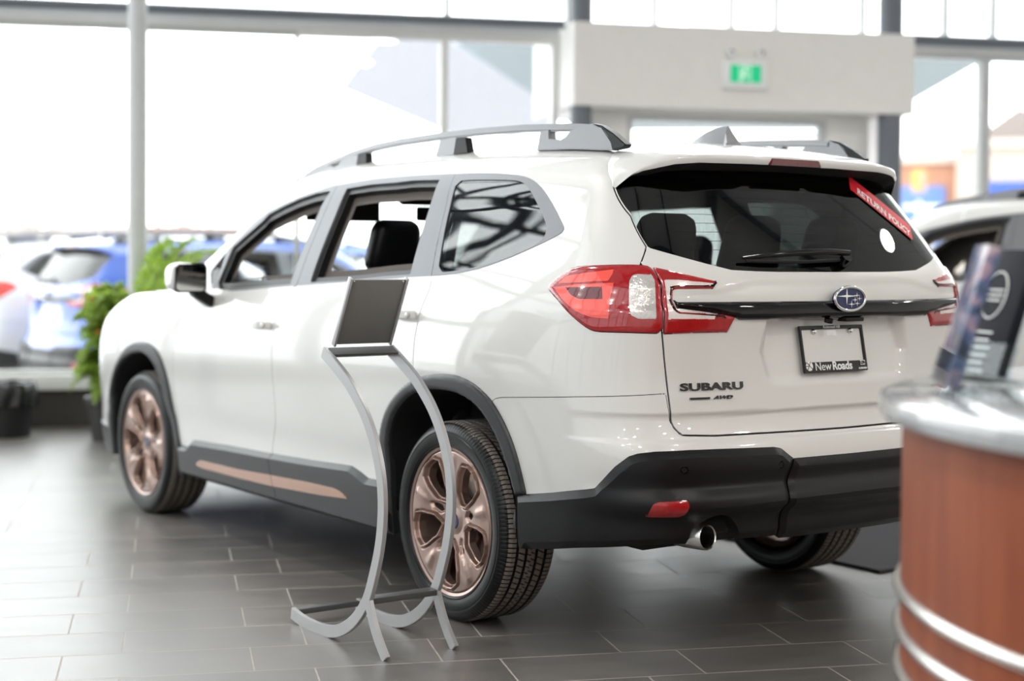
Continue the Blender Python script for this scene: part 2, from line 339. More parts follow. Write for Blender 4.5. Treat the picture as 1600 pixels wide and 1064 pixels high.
lathe('figure_head', [(0, 0), (.011, 0), (.011, .002), (0, .002)], w_sign, es, 16, Matrix.Translation((-.003, -.057, .176)) @ Matrix.Rotation(PI/2, 4, 'X'))
bm = bmesh.new(); box(bm, -.055, -.048, -.058, -.056, .06, .188); box(bm, .035, .042, -.058, -.056, .06, .188); box(bm, -.048, .035, -.058, -.056, .182, .188); obj('door_outline', bm, w_sign, es)
for s in (-1, 1):
    lathe('lamp_head', [(0, -.02), (.028, -.02), (.034, .03), (.030, .034), (0, .030)], w_plast, es, 24, Matrix.Translation((s*.125, -.03, .30)) @ Matrix.Rotation(PI/2+.3, 4, 'X'))
    lathe('lamp_lens', [(0, 0), (.026, 0), (.026, .004), (0, .006)], chrome, es, 24, Matrix.Translation((s*.125, -.062, .295)) @ Matrix.Rotation(PI/2+.3, 4, 'X'))
    tube('lamp_stem', [(s*.125, -.025, .275), (s*.10, -.025, .235)], .008, w_plast, es)
# ceiling lamps
def lamp(u, v, i):
    t = empty('ceiling_lamp', W3(u, v, 5.0), 0, label='round white high-bay lamp hanging from the showroom ceiling', cat='lamp', group='high-bay lamps under the ceiling')
    lathe('shade', [(.06, .16), (.20, .05), (.23, 0), (.222, 0), (.19, .045), (.05, .15)], w_plast, t, 32)
    lathe('diffuser', [(0, .012), (.21, .012), (.21, .016), (0, .016)], P('lamp_glow', (.9, .9, .88), .5, emit=(1, .95, .87), es=8) if 'lamp_glow' not in MATS else MATS['lamp_glow'], t, 32)
    tube('stem', [(0, 0, .15), (0, 0, HC-5.02)], .012, m_beam, t)
    ld = bpy.data.lights.new('lamp_light', 'AREA'); ld.shape = 'DISK'; ld.size = .42; ld.energy = LAMP_W; ld.color = (1, .95, .88)
    lo = bpy.data.objects.new('lamp_light', ld); C.objects.link(lo); lo.parent = t; lo.location = (0, 0, -.005)
LAMP_W = 54
i = 0
for u in (-6.5, -3.0, 1.7, 5.9):
    for v in (-10.5, -7.3, -4.4, .8):
        if (u, v) == (-3.3, -5.7): pass
        lamp(u, v, i); i += 1
# ------------------------------------------------------------------ body shape: one implicit solid
def smax(a,b,k):
    h=np.clip(.5+.5*(a-b)/k,0,1); return b*(1-h)+a*h+k*h*(1-h)
def smin(a,b,k): return -smax(-a,-b,k)
def spl(x,xs,ys):
    # monotone-ish cubic hermite
    xs=np.asarray(xs,float);ys=np.asarray(ys,float);x=np.clip(x,xs[0],xs[-1])
    d=np.diff(ys)/np.diff(xs);m=np.zeros_like(ys);m[0]=d[0];m[-1]=d[-1]
    w=np.diff(xs);m[1:-1]=(d[:-1]*w[1:]+d[1:]*w[:-1])/(w[1:]+w[:-1])
    i=np.clip(np.searchsorted(xs,x)-1,0,len(xs)-2);h=xs[i+1]-xs[i];t=(x-xs[i])/h
    return ys[i]*(1+2*t)*(1-t)**2+m[i]*h*t*(1-t)**2+ys[i+1]*t*t*(3-2*t)+m[i+1]*h*t*t*(t-1)
def g(x,c,s): return np.exp(-((x-c)/s)**2)
def side(x,z):
    y=spl(z,[.15,.25,.42,.52,.62,.78,.95,1.08,1.18,1.25,1.35,1.50,1.62,1.70,1.80],
            [.890,.905,.922,.924,.936,.945,.943,.932,.915,.896,.862,.802,.750,.700,.600])
    y=y-.030*np.clip((-.1-x)/.9,0,3)**2-.035*np.clip((x-2.9)/.95,0,2)**2
    up=np.clip((z-1.15)/.5,0,1)
    y=y-up*(.08*np.clip((.4-x)/1.2,0,2)**1.6+.03*np.clip((x-1.0)/1.2,0,2)**1.8)
    y=y+.012*g(x,0,.55)*g(z,.93,.22)+.012*g(x,2.89,.5)*g(z,.85,.25)
    return y
def rearx(y,z):
    x=spl(z,[.15,.38,.43,.512,.53,.60,.66,.72,.76,.90,1.05,1.15,1.21,1.27,1.33,1.66,1.8],
            [-.95,-1.065,-1.082,-1.102,-1.122,-1.098,-1.104,-1.092,-1.07,-1.04,-1.035,-1.04,-1.04,-1.015,-.975,-.73,-.62])
    x=x+.075*np.abs(y/.75)**2.4
    ss=lambda t:np.clip(t,0,1)**2*(3-2*np.clip(t,0,1))
    ay=np.abs(y)
    x=x+(.012+.036*np.clip((z-.92)/.2,0,1))*ss((.375-.25*np.abs(z-1.02)-ay)/.055)*ss((z-.905)/.035)*ss((1.135-z)/.006)      # number plate recess
    x=x+.008*ss((1.270-.30*ss((ay-.36)/.20)*.10-z)/.030)*ss((z-1.16)/.02)                    # step above the bar
    x=x+.010*ss((.835-z)/.02)*ss((z-.74)/.01)                                                 # lower tuck of the tailgate
    return x
def frontx(y,z):
    x=spl(z,[.15,.3,.5,.7,.85,.97,1.1],[3.78,3.9,3.93,3.92,3.90,3.82,3.6])
    return x-.12*np.abs(y/.75)**2.4
def topz(x,y):
    roof=spl(x,[-1.2,-.75,-.4,.0,.5,1.0,1.5,2.0,2.6],[1.68,1.735,1.758,1.775,1.785,1.784,1.762,1.705,1.58])-.030*np.abs(y/.62)**2.2
    ws=1.70-(x-1.93)*.56-.11*np.abs(y/.7)**2
    up=smin(roof,ws,.10)
    hood=spl(x,[1.5,2.5,2.8,3.2,3.6,3.9,4.2],[1.2,1.195,1.19,1.17,1.11,1.0,.84])-.04*np.abs(y/.8)**3
    return smax(hood,up,.03)
def F(x,y,z):
    y=np.abs(y)
    a=(y-side(x,z)); 
    b=(rearx(y,z)-x)*.97; c=x-frontx(y,z)
    kr=spl(z,[.2,.7,1.0,1.25,1.5,1.75],[.30,.26,.28,.26,.20,.16])
    f=smax(a,b,kr); f=smax(f,c,.30)
    zt=topz(x,y); sl=np.where(x>1.55,.87,1.)
    kt=.12-.04*np.clip((x-2.2)/.4,0,1)
    return smax(f,(z-zt)*sl,kt)
XC,YC,RC=-.60,.55,.40
XF,YF,RF=3.35,.48,.45
def UV(P):
    """signed ring coordinate (uses |y|): side U=x-XC, rear negative"""
    x,y=P[...,0],np.abs(P[...,1])
    th=np.arctan2(XC-x,y-YC)
    u=np.where(x>=XC,x-XC,np.where(y<=YC,-RC*np.pi/2-(YC-y),-RC*th))
    LF=XF-XC
    th2=np.arctan2(x-XF,y-YF)
    return np.where(x<=XF,u,np.where(y<=YF,LF+RF*np.pi/2+(YF-y),LF+RF*th2))
TR={'dlo':[(2.666,1.156),(1.873,1.201),(2.094,1.187),(1.84,1.205),(1.419,1.225),(0.966,1.253),(0.781,1.26),(0.656,1.268),(0.531,1.283),(0.418,1.306),(0.298,1.34),(0.187,1.378),(0.116,1.407),(0.093,1.421),(0.095,1.434),(0.119,1.453),(0.188,1.505),(0.284,1.571),(0.343,1.601),(0.404,1.621),(0.498,1.635),(0.676,1.648),(0.873,1.652),(1.137,1.658),(1.416,1.657),(1.568,1.653),(1.763,1.642),(1.962,1.622),(2.164,1.587),(2.307,1.552),(2.368,1.533),(2.286,1.578),(2.399,1.533),(2.515,1.473),(2.593,1.417),(2.629,1.38),(2.663,1.351),(2.752,1.267),(2.762,1.25)],
'tri':[(2.655,1.344),(2.742,1.265),(2.748,1.25),(2.688,1.171),(2.636,1.174)],
'win_f':[(2.601,1.172),(1.883,1.21),(2.102,1.201),(1.898,1.209),(1.852,1.549),(1.825,1.615),(1.947,1.608),(2.101,1.585),(2.254,1.55),(2.356,1.522),(2.254,1.55),(2.393,1.491),(2.521,1.419),(2.608,1.368),(2.609,1.34),(2.618,1.272),(2.634,1.203)],
'win_r':[(1.722,1.22),(1.708,1.36),(1.686,1.621),(1.484,1.632),(1.287,1.633),(1.159,1.637),(0.964,1.632),(0.965,1.608),(0.937,1.264),(1.129,1.254),(1.423,1.232)],
'win_q':[(0.747,1.273),(0.774,1.362),(0.804,1.462),(0.821,1.541),(0.837,1.623),(0.728,1.623),(0.613,1.619),(0.501,1.614),(0.442,1.609),(0.389,1.592),(0.334,1.555),(0.251,1.493),(0.193,1.445),(0.179,1.42),(0.182,1.391),(0.243,1.361),(0.359,1.327),(0.488,1.298),(0.63,1.28)],
'door_mid':[(1.834,1.205),(1.864,1.198),(1.926,1.14),(1.986,1.04),(2.001,0.923),(1.993,0.808),(1.974,0.693),(1.982,0.6),(2.035,0.5),(2.032,0.419),(1.992,0.306),(1.988,0.271)],
'door_rear':[(0.781,1.26),(0.772,1.212),(0.805,1.128),(0.817,1.022),(0.816,0.949),(0.817,0.951),(0.809,0.875)],
'door_front':[(2.679,1.186),(2.767,1.151),(2.905,1.086),(3.02,1.014),(3.062,0.895),(3.064,0.759),(3.065,0.658),(3.046,0.491),(2.994,0.416)],
'arch_ro':[(1.04,0.374),(1.095,0.464),(1.102,0.537),(1.08,0.63),(1.043,0.713),(0.982,0.78),(0.897,0.836),(0.79,0.882),(0.688,0.9),(0.591,0.908),(0.496,0.907),(0.405,0.887),(0.335,0.856),(0.285,0.825),(0.23,0.769),(0.185,0.703),(0.153,0.627),(0.133,0.524)],
'arch_ri':[(1.024,0.461),(1.027,0.602),(0.978,0.708),(0.901,0.775),(0.813,0.821),(0.719,0.841),(0.629,0.848),(0.515,0.846),(0.424,0.824),(0.372,0.802),(0.323,0.766),(0.261,0.696),(0.221,0.609),(0.194,0.527)],
'arch_fo':[(4.016,0.384),(3.986,0.561),(3.871,0.713),(3.69,0.843),(3.503,0.891),(3.331,0.888),(3.199,0.835),(3.115,0.708),(3.089,0.564),(3.029,0.406)],
'arch_fi':[(3.936,0.406),(3.914,0.595),(3.82,0.716),(3.652,0.803),(3.465,0.838),(3.346,0.82),(3.23,0.753),(3.173,0.59),(3.107,0.468),(3.059,0.345)],
'rock_t':[(3.061,0.395),(2.943,0.399),(2.873,0.438),(2.48,0.451),(2.05,0.461),(1.66,0.473),(1.328,0.487),(1.26,0.472),(1.193,0.452),(1.021,0.456)],
'rock_b':[(2.838,0.281),(2.507,0.287),(2.005,0.298),(1.873,0.294),(1.559,0.296),(1.147,0.296)],
'copper':[(2.807,0.336),(2.755,0.355),(2.342,0.359),(1.99,0.372),(1.665,0.383),(1.436,0.385),(1.379,0.378),(1.325,0.356),(1.55,0.342),(1.999,0.324),(2.35,0.319),(2.747,0.319),(2.802,0.323)],
'bump_t':[(0.189,0.515),(0.13,0.525),(-0.018,0.549),(-0.189,0.58),(-0.221,0.587),(-0.251,0.619),(-0.29,0.664),(-0.33,0.699),(-0.356,0.709),(-0.406,0.716),(-0.505,0.719),(-0.594,0.718),(-0.821,0.713),(-0.849,0.707),(-0.873,0.688),(-0.896,0.672),(-1.06,0.672),(-0.971,0.673),(-0.903,0.707)],
'bump_b':[(0.121,0.338),(-0.008,0.357),(-0.153,0.382),(-0.334,0.411),(-0.393,0.414),(-0.477,0.415),(-0.645,0.417),(-0.852,0.416),(-1.072,0.402),(-0.863,0.406)],
'bump_div':[(-0.896,0.672),(-0.875,0.608),(-0.857,0.553),(-0.855,0.495),(-0.85,0.422)],
'reflector':[(-0.38,0.517),(-0.399,0.549),(-0.412,0.555),(-0.489,0.558),(-0.494,0.544),(-0.484,0.526),(-0.469,0.518)],
'exh_cut':[(-0.513,0.409),(-0.52,0.446),(-0.539,0.486),(-0.569,0.517),(-0.598,0.522),(-0.634,0.507),(-0.667,0.471),(-0.687,0.411)],
'gate':[(0.091,1.715),(0.06,1.684),(0.037,1.651),(0.002,1.614),(-0.105,1.578),(-0.307,1.473),(-0.391,1.369),(-0.361,1.31),(-0.423,1.198),(-0.427,1.138),(-0.433,1.091),(-0.441,1.01),(-0.463,0.805),(-0.47,0.788),(-0.486,0.77),(-0.498,0.763),(-0.61,0.757),(-0.728,0.757),(-0.967,0.754),(-0.893,0.755)],
'glass':[(-0.13,1.575),(-0.305,1.483),(-0.4,1.367),(-0.503,1.344),(-0.629,1.316),(-0.72,1.295),(-0.816,1.291),(-0.916,1.289),(-0.98,1.288),(-0.769,1.291),(-0.679,1.298),(-0.581,1.32),(-0.519,1.336)],
'lampb':[(0.064,1.234),(0.044,1.256),(0.011,1.28),(-0.04,1.3),(-0.131,1.305),(-0.256,1.309),(-0.361,1.31),(-0.401,1.304),(-0.421,1.273),(-0.431,1.245),(-0.431,1.196),(-0.435,1.154),(-0.434,1.09),(-0.361,1.092),(-0.277,1.093),(-0.213,1.093),(-0.183,1.101),(-0.139,1.124),(-0.05,1.172),(0.043,1.217)],
'lampg':[(-0.41,1.302),(-0.457,1.294),(-0.549,1.276),(-0.643,1.257),(-0.62,1.234),(-0.482,1.233),(-0.472,1.228),(-0.468,1.196),(-0.48,1.169),(-0.491,1.161),(-0.63,1.151),(-0.644,1.155),(-0.703,1.144),(-0.673,1.092),(-0.535,1.092),(-0.438,1.089),(-0.44,1.154),(-0.433,1.196),(-0.435,1.245),(-0.425,1.273)],
'l_clear':[(-0.324,1.256),(-0.335,1.273),(-0.351,1.277),(-0.403,1.275),(-0.412,1.257),(-0.412,1.138),(-0.356,1.137),(-0.332,1.149),(-0.325,1.174)],
'l_up':[(0.017,1.243),(-0.019,1.268),(-0.142,1.281),(-0.265,1.292),(-0.245,1.255),(-0.122,1.249)],
'l_low':[(0.03,1.23),(-0.09,1.241),(-0.269,1.249),(-0.26,1.206),(-0.258,1.136),(-0.196,1.138),(-0.122,1.157),(-0.04,1.193)],
'l_dark':[(-0.042,1.231),(-0.223,1.236),(-0.23,1.197),(-0.13,1.195),(-0.085,1.207)],
'g_clear':[(-0.444,1.261),(-0.496,1.261),(-0.628,1.25),(-0.615,1.243),(-0.484,1.243),(-0.463,1.239),(-0.457,1.196),(-0.469,1.165),(-0.487,1.155),(-0.625,1.146),(-0.616,1.136),(-0.453,1.138),(-0.449,1.196)],
'g_edge':[(-0.641,1.252),(-0.622,1.239),(-0.476,1.239),(-0.468,1.232),(-0.463,1.196),(-0.477,1.165),(-0.491,1.156),(-0.645,1.149)],
'bar':[(-0.473,1.198),(-0.481,1.192),(-0.703,1.191),(-1.067,1.19),(-1.071,1.129),(-0.715,1.131),(-0.706,1.139),(-0.632,1.153),(-0.483,1.171)],
'seam_bq':[(0.3,0.828),(0.281,0.841),(0.244,0.848),(-0.144,0.878),(-0.445,0.897)]}
# ------------------------------------------------------------------ body surface as a dense mesh, cut along the shut lines
def grid():
    def seg(a, b, d): return np.linspace(a, b, max(2, int(abs(b-a)/d)+1))
    st = []
    for y in seg(0, YC, .009)[:-1]: st.append((XC, y, -1, 0, 0))
    for t in seg(PI/2, 0, .022)[:-1]: st.append((XC, YC, -math.sin(t), math.cos(t), 0))
    yl = lambda x: YC+(YF-YC)*(x-XC)/(XF-XC)
    xs = np.concatenate([seg(XC, 2.7, .010)[:-1], seg(2.7, XF, .014)])
    for x in xs: st.append((x, yl(x), 0, 1, 1))
    for t in seg(0, PI/2, .04)[1:]: st.append((XF, YF, math.sin(t), math.cos(t), 0))
    for y in seg(YF, 0, .016)[1:]: st.append((XF, y, 1, 0, 0))
    st = np.array(st); nU = len(st)
    z1 = topz(st[:, 0], st[:, 1])-.30
    k = np.linspace(0, 1, 118); el = np.concatenate([np.linspace(0, PI/2, 62)[1:]])
    O = []; D = []
    for q in k: O.append(np.stack([st[:, 0], st[:, 1], .22+(z1-.22)*q], 1)); D.append(np.stack([st[:, 2], st[:, 3], 0*z1], 1))
    for e in el: O.append(np.stack([st[:, 0], st[:, 1], z1], 1)); D.append(np.stack([st[:, 2]*math.cos(e), st[:, 3]*math.cos(e), 0*z1+math.sin(e)], 1))
    nV = len(O); O = np.concatenate(O); D = np.concatenate(D)
    idx = np.arange(nV*nU).reshape(nV, nU)
    Q = np.stack([idx[:-1, :-1], idx[:-1, 1:], idx[1:, 1:], idx[1:, :-1]], -1).reshape(-1, 4)
    # roof / bonnet patch
    ss = np.where(st[:, 4] == 1)[0]; m = 44; base = len(O); O2 = []
    for j in range(m):
        f = 1-j/(m-1); O2.append(np.stack([st[ss, 0], st[ss, 1]*f, topz(st[ss, 0], st[ss, 1]*f)-.25], 1))
    O2 = np.concatenate(O2); D2 = np.zeros_like(O2); D2[:, 2] = 1
    id2 = base+np.arange(m*len(ss)).reshape(m, len(ss))
    Q2 = np.stack([id2[:-1, :-1], id2[:-1, 1:], id2[1:, 1:], id2[1:, :-1]], -1).reshape(-1, 4)
    O = np.concatenate([O, O2]); D = np.concatenate([D, D2]); Q = np.concatenate([Q, Q2])
    a = np.zeros(len(O)); b = np.full(len(O), 1.3)
    for _ in range(34):
        mt = (a+b)/2; Pm = O+D*mt[:, None]; f = F(Pm[:, 0], Pm[:, 1], Pm[:, 2]) > 0
        b = np.where(f, mt, b); a = np.where(f, a, mt)
    V = O+D*a[:, None]
    T = np.concatenate([Q[:, [0, 1, 2]], Q[:, [0, 2, 3]]])
    A = np.cross(V[T[:, 1]]-V[T[:, 0]], V[T[:, 2]]-V[T[:, 0]]); T = T[np.linalg.norm(A, axis=1) > 1e-9]
    V[np.abs(V[:, 1]) < 1e-6, 1] = 0
    return V, T
def gradF(V):
    h = 2e-4; G = np.zeros_like(V)
    for i in range(3):
        d = np.zeros(3); d[i] = h; A = V+d; B = V-d
        G[:, i] = (F(A[:, 0], A[:, 1], A[:, 2])-F(B[:, 0], B[:, 1], B[:, 2]))
    y0 = V[:, 1] < 1e-5; G[y0, 1] = 0
    return G/np.maximum(np.linalg.norm(G, axis=1), 1e-12)[:, None]
def cut(V, T, phi):
    phi = np.where(np.abs(phi) < 2e-4, 2e-4, phi)
    s = phi > 0; c = s[T].sum(1); mix = (c == 1) | (c == 2)
    if not mix.any(): return V, T
    keep = T[~mix]; M = T[mix]; sm = s[M]; odd = np.where(sm.sum(1) == 1, True, False)
    k = np.argmax(sm == odd[:, None], axis=1); r = np.arange(len(M))
    o = M[r, k]; a = M[r, (k+1) % 3]; b = M[r, (k+2) % 3]
    E = np.concatenate([np.stack([o, a], 1), np.stack([o, b], 1)]); E.sort(axis=1)
    Eu, inv = np.unique(E, axis=0, return_inverse=True); inv = inv.ravel()
    p0, p1 = phi[Eu[:, 0]], phi[Eu[:, 1]]; t = (p0/(p0-p1))[:, None]
    nv = V[Eu[:, 0]]*(1-t)+V[Eu[:, 1]]*t; base = len(V); n = len(M)
    oa = base+inv[:n]; ob = base+inv[n:]
    T2 = np.concatenate([keep, np.stack([o, oa, ob], 1), np.stack([oa, a, b], 1), np.stack([oa, b, ob], 1)])
    return np.concatenate([V, nv]), T2
def chaikin(p, n=2, closed=True):
    p = np.asarray(p, float)
    for _ in range(n):
        q = np.roll(p, -1, 0)
        p = np.stack([p*.75+q*.25, p*.25+q*.75], 1).reshape(-1, 2)
    return p
def sdf(P2, poly, far=.08):
    poly = np.asarray(poly, float); out = np.full(len(P2), 1.)
    lo = poly.min(0)-far; hi = poly.max(0)+far
    m = ((P2 >= lo) & (P2 <= hi)).all(1); q = P2[m]
    if not len(q): return out
    d = np.full(len(q), 1e9); ins = np.zeros(len(q), bool); n = len(poly)
    for i in range(n):
        a = poly[i]; b = poly[(i+1) % n]; e = b-a; w_ = q-a; L = (e@e)+1e-12
        t = np.clip((w_@e)/L, 0, 1); dd = w_-t[:, None]*e; d = np.minimum(d, (dd**2).sum(1))
        c = (a[1] <= q[:, 1]) != (b[1] <= q[:, 1])
        if c.any():
            xx = a[0]+(q[c, 1]-a[1])/(b[1]-a[1]+1e-15)*e[0]; ins[c] ^= q[c, 0] < xx
    d = np.sqrt(d); out[m] = np.where(ins, -d, d); return out
def lineside(P2, a, b, lim=3):
    a = np.asarray(a, float); b = np.asarray(b, float); e = (b-a)/np.linalg.norm(b-a)
    w_ = P2-a; s = w_[:, 0]*e[1]-w_[:, 1]*e[0]; t = w_@e; L = np.linalg.norm(b-a)
    return np.where((t < -.05) | (t > L+.05), 1., s)
def sm(p):
    # open polyline through its points, corners rounded
    p = np.array(p, float)
    for _ in range(3):
        q = np.stack([p[:-1]*.75+p[1:]*.25, p[:-1]*.25+p[1:]*.75], 1).reshape(-1, 2); p = np.concatenate([p[:1], q, p[-1:]])
    return p.tolist()
Z = .25
CEN = -1.32
dm = TR['door_mid']; dr = TR['door_rear']; dfr = TR['door_front']
dm_low = [(1.8344, 1.30)]+dm[:9]+[(2.032, .419), (1.992, .306), (1.985, .2)]
PG = {}
PG['dlo'] = chaikin(TR['dlo'][:1]+TR['dlo'][1:11]+TR['dlo'][11:], 1)
dl = [q for i, q in enumerate(TR['dlo']) if i not in (2, 30, 31)]
PG['dlo'] = chaikin(dl, 1)
wf = [q for i, q in enumerate(TR['win_f']) if i not in (2, 10)]
PG['win_f'] = np.array(wf); PG['win_r'] = np.array(TR['win_r']); PG['win_q'] = chaikin(TR['win_q'], 1)
PG['tri'] = np.array(TR['tri'])
ro = [(1.06, .15)]+TR['arch_ro'][:1]+TR['arch_ro'][1:]
PG['arch_ro'] = np.array([(1.03, .15), (1.03, .33), (1.085, .42)]+sm(TR['arch_ro'][2:])+[(.1886, .515), (.19, .15)])
PG['arch_ri'] = np.array([(1.03, .14), (1.022, .40)]+sm(TR['arch_ri'][:-1])+[(.196, .52), (.22, .14)])
PG['arch_fo'] = np.array([(4.03, .15), (4.02, .384), (4.005, .5)]+sm(TR['arch_fo'][1:-1])+[(3.03, .405), (3.03, .15)])
PG['arch_fi'] = np.array([(3.94, .14), (3.945, .45)]+sm(TR['arch_fi'][1:-1])+[(3.06, .35), (3.06, .14)])
rt = TR['rock_t']
PG['rock'] = np.array([(3.10, .25), (3.10, .393)]+rt+[(1.0, .4563), (1.0, .25)])
PG['copper'] = np.array(TR['copper'])
bt = TR['bump_t'][:17]
PG['bump'] = np.array([(.19, .26), (.19, .5146)]+bt[1:]+[(CEN, .671), (CEN, .401), (-.86, .404), (-.85, .4155), (-.645, .417), (-.393, .412), (-.334, .405), (-.153, .381), (-.008, .357), (.12, .3375)])
PG['bumpc'] = np.array(TR['bump_div']+[(-.85, .3), (CEN, .3), (CEN, .8), (-.90, .8)])
PG['under'] = np.array([(.24, .1), (.24, .40), (.19, .40), (.19, .3375), (.12, .3375), (-.008, .357), (-.153, .381), (-.334, .405), (-.393, .412), (-.645, .417), (-.85, .4155), (-.86, .404), (CEN, .401), (CEN, .1)])
PG['exh'] = chaikin(TR['exh_cut']+[(-.69, .35), (-.51, .35)], 1)
PG['refl'] = np.array(TR['reflector'])
gt = TR['gate']
PG['gate'] = np.array([(0., 1.70), (-.03, 1.63)]+gt[4:8]+[(-.4005, 1.3), (-.4226, 1.25)]+gt[8:18]+[(CEN, .7535), (CEN, 1.70)])
PG['glass'] = np.array([(-.135, 1.66)]+TR['glass'][:8]+[(CEN, 1.2885), (CEN, 1.66)])
PG['lampb'] = chaikin(TR['lampb'], 1); PG['lampg'] = np.array(TR['lampg'])
for k_ in ('l_clear', 'l_up', 'l_low', 'l_dark', 'g_clear'): PG[k_] = np.array(TR[k_])
ge = TR['g_edge']; PG['g_edge'] = np.array(ge+[(-.66, 1.148), (-.66, 1.138), (-.6448, 1.1412), (-.4895, 1.149), (-.4665, 1.160), (-.4555, 1.1956), (-.459, 1.2375), (-.474, 1.2455), (-.62, 1.2455), (-.636, 1.256)])
PG['bar'] = np.array([(-.4726, 1.1982), (-.482, 1.1915), (CEN, 1.1897), (CEN, 1.1295), (-.7145, 1.1313), (-.7058, 1.1389), (-.6316, 1.1534), (-.4829, 1.1714)])
PG['bumpU'] = np.array([(.3005, .82), (.3005, .828), (.2813, .8406), (.2442, .8479), (-.144, .8783), (-.4448, .8968), (-.46, .80), (CEN, .79), (CEN, .15), (.30, .15)])
PG['doorF'] = np.array(dm_low+[(3.05, .2)]+dfr[::-1]+[(2.70, 1.30)])
PG['doorR'] = np.array([(.7811, 1.30)]+dr[:4]+[(.8156, .949), (.809, .875), (.809, .2)]+dm_low[::-1])
PG['hlamp'] = np.array([(3.93, .985), (4.1, .93), (4.35, .90), (4.55, .90), (4.5, .97), (4.3, 1.0), (4.05, 1.03)])
PG['fblack'] = np.array([(4.0, .14), (4.0, .392), (4.3, .42), (5.4, .42), (5.4, .14)])
PG['grille'] = np.array([(4.62, .62), (4.60, .86), (4.7, .90), (5.5, .90), (5.5, .58)])
LQ = ((.8874, 1.70), (.7811, 1.24)); LB = ((1.7834, 1.68), (1.8344, 1.19))
SP = {'sensor1': (-.4826, .6584, .011), 'sensor2': (-.8295, .6567, .011), 'fog': (4.45, .5, .05)}
XY = {'wind': np.array([(1.90, -.2), (1.90, .50), (1.96, .585), (2.1, .63), (2.62, .745), (2.74, .60), (2.80, .3), (2.81, -.2)]),
      'sunroof': np.array([(-.25, -.2), (-.25, .36), (-.2, .40), (1.35, .40), (1.42, .36), (1.44, -.2)])}
def phi_of(name, V, U2):
    if name in PG: return sdf(U2, PG[name])
    if name in XY:
        f = sdf(V[:, :2], XY[name]); return np.where((V[:, 2] < 1.12) | ((name == 'sunroof') & (V[:, 2] < 1.7)), 1., f)
    if name == 'q': return lineside(U2, *LQ)
    if name == 'b': return lineside(U2, *LB)
    if name in SP: a, b, r = SP[name]; return np.hypot(U2[:, 0]-a, U2[:, 1]-b)-r
    if name == 'z': return V[:, 2]-Z
LEVELS = [('z', (0,)), ('dlo', (0,)), ('win_f', (0, -.030, -.062)), ('win_r', (0, -.022, -.060)), ('win_q', (0, -.03)), ('tri', (0,)), ('arch_ro', (0,)), ('arch_ri', (0,)), ('arch_fo', (0,)),
          ('arch_fi', (0,)), ('rock', (0, -.022)), ('copper', (0,)), ('bump', (0, -.026)), ('under', (0,)), ('bumpc', (-.003, .003, -.024, .026)), ('exh', (0,)), ('refl', (0,)), ('gate', (-.003, .003)),
          ('glass', (0,)), ('lampb', (-.001, .002)), ('lampg', (-.001, .002)), ('l_clear', (0,)), ('l_up', (0,)), ('l_low', (0,)), ('l_dark', (0,)), ('g_clear', (0,)), ('g_edge', (0,)),
          ('bar', (0,)), ('bumpU', (-.0012, .0012)), ('doorF', (-.002, .002)), ('doorR', (-.002, .002)), ('hlamp', (0,)), ('fblack', (0,)), ('grille', (0,)),
          ('q', (-.0015, .0015)), ('b', (-.0015, .0015)), ('sensor1', (0, -.003)), ('sensor2', (0, -.003)), ('wind', (0,)), ('sunroof', (0,)), ('fog', (0,))]
BV, BT = grid()
for nm, levs in LEVELS:
    for lv in levs:
        BV, BT = cut(BV, BT, phi_of(nm, BV, np.stack([UV(BV), BV[:, 2]], 1))-lv)
A_ = np.cross(BV[BT[:, 1]]-BV[BT[:, 0]], BV[BT[:, 2]]-BV[BT[:, 0]]); BT = BT[np.linalg.norm(A_, axis=1) > 1e-11]
CV = BV[BT].mean(1); CU = np.stack([UV(CV), CV[:, 2]], 1)
ph = {nm: phi_of(nm, CV, CU) for nm, _ in LEVELS}
BN = gradF(BV)
flip = (np.cross(BV[BT[:, 1]]-BV[BT[:, 0]], BV[BT[:, 2]]-BV[BT[:, 0]])*BN[BT[:, 0]]).sum(1) < 0
BT[flip] = BT[flip][:, ::-1]
lab = np.full(len(BT), 'body', dtype='U12')
def setl(mask, name, over=None):
    m = mask if over is None else mask & np.isin(lab, over)
    lab[m] = name
I = {k: v < 0 for k, v in ph.items()}
gap = lambda n, g: np.abs(ph[n]) < g
setl(I['bumpU'], 'bumpU'); setl(gap('bumpU', .0012) & (CU[:, 0] > -.5), 'gap')
setl(I['doorF'], 'doorF'); setl(I['doorR'], 'doorR')
setl((gap('doorF', .002) | gap('doorR', .002)) & (CU[:, 1] < 1.24), 'gap')
setl(I['gate'], 'gate'); setl(gap('gate', .003) & (CV[:, 2] < 1.69), 'gap')
setl(I['wind'], 'wind'); setl(I['sunroof'], 'sunroof')
setl(I['glass'] & I['gate'], 'glass')
setl(I['lampg'], 'lampg'); setl(gap('lampg', .002) & ~(ph['lampg'] < -.001) & (CU[:, 0] > -.47), 'gap')
setl(I['lampb'], 'lampb'); setl(gap('lampb', .002) & ~(ph['lampb'] < -.001), 'gap')
for a_, b_ in (('l_up', 'lampb'), ('l_low', 'lampb'), ('l_dark', 'l_low'), ('l_clear', 'lampb'), ('g_clear', 'lampg'), ('g_edge', 'lampg')): setl(I[a_], a_, [b_])
setl(I['bar'], 'bar', ['gate'])
setl(I['hlamp'], 'hlamp'); setl(I['grille'], 'grille'); setl(I['fblack'], 'fblack')
d_ = I['dlo']
qs = ph['q']; bs = ph['b']
side_q = (CU[:, 0] < np.interp(CU[:, 1], [1.24, 1.70], [.7811-.004, .8874])) & d_
side_b = (CU[:, 0] > np.interp(CU[:, 1], [1.19, 1.68], [1.8344, 1.7834])) & d_
setl(d_, 'trimR'); setl(side_q, 'trimQ'); setl(side_b, 'trimF')
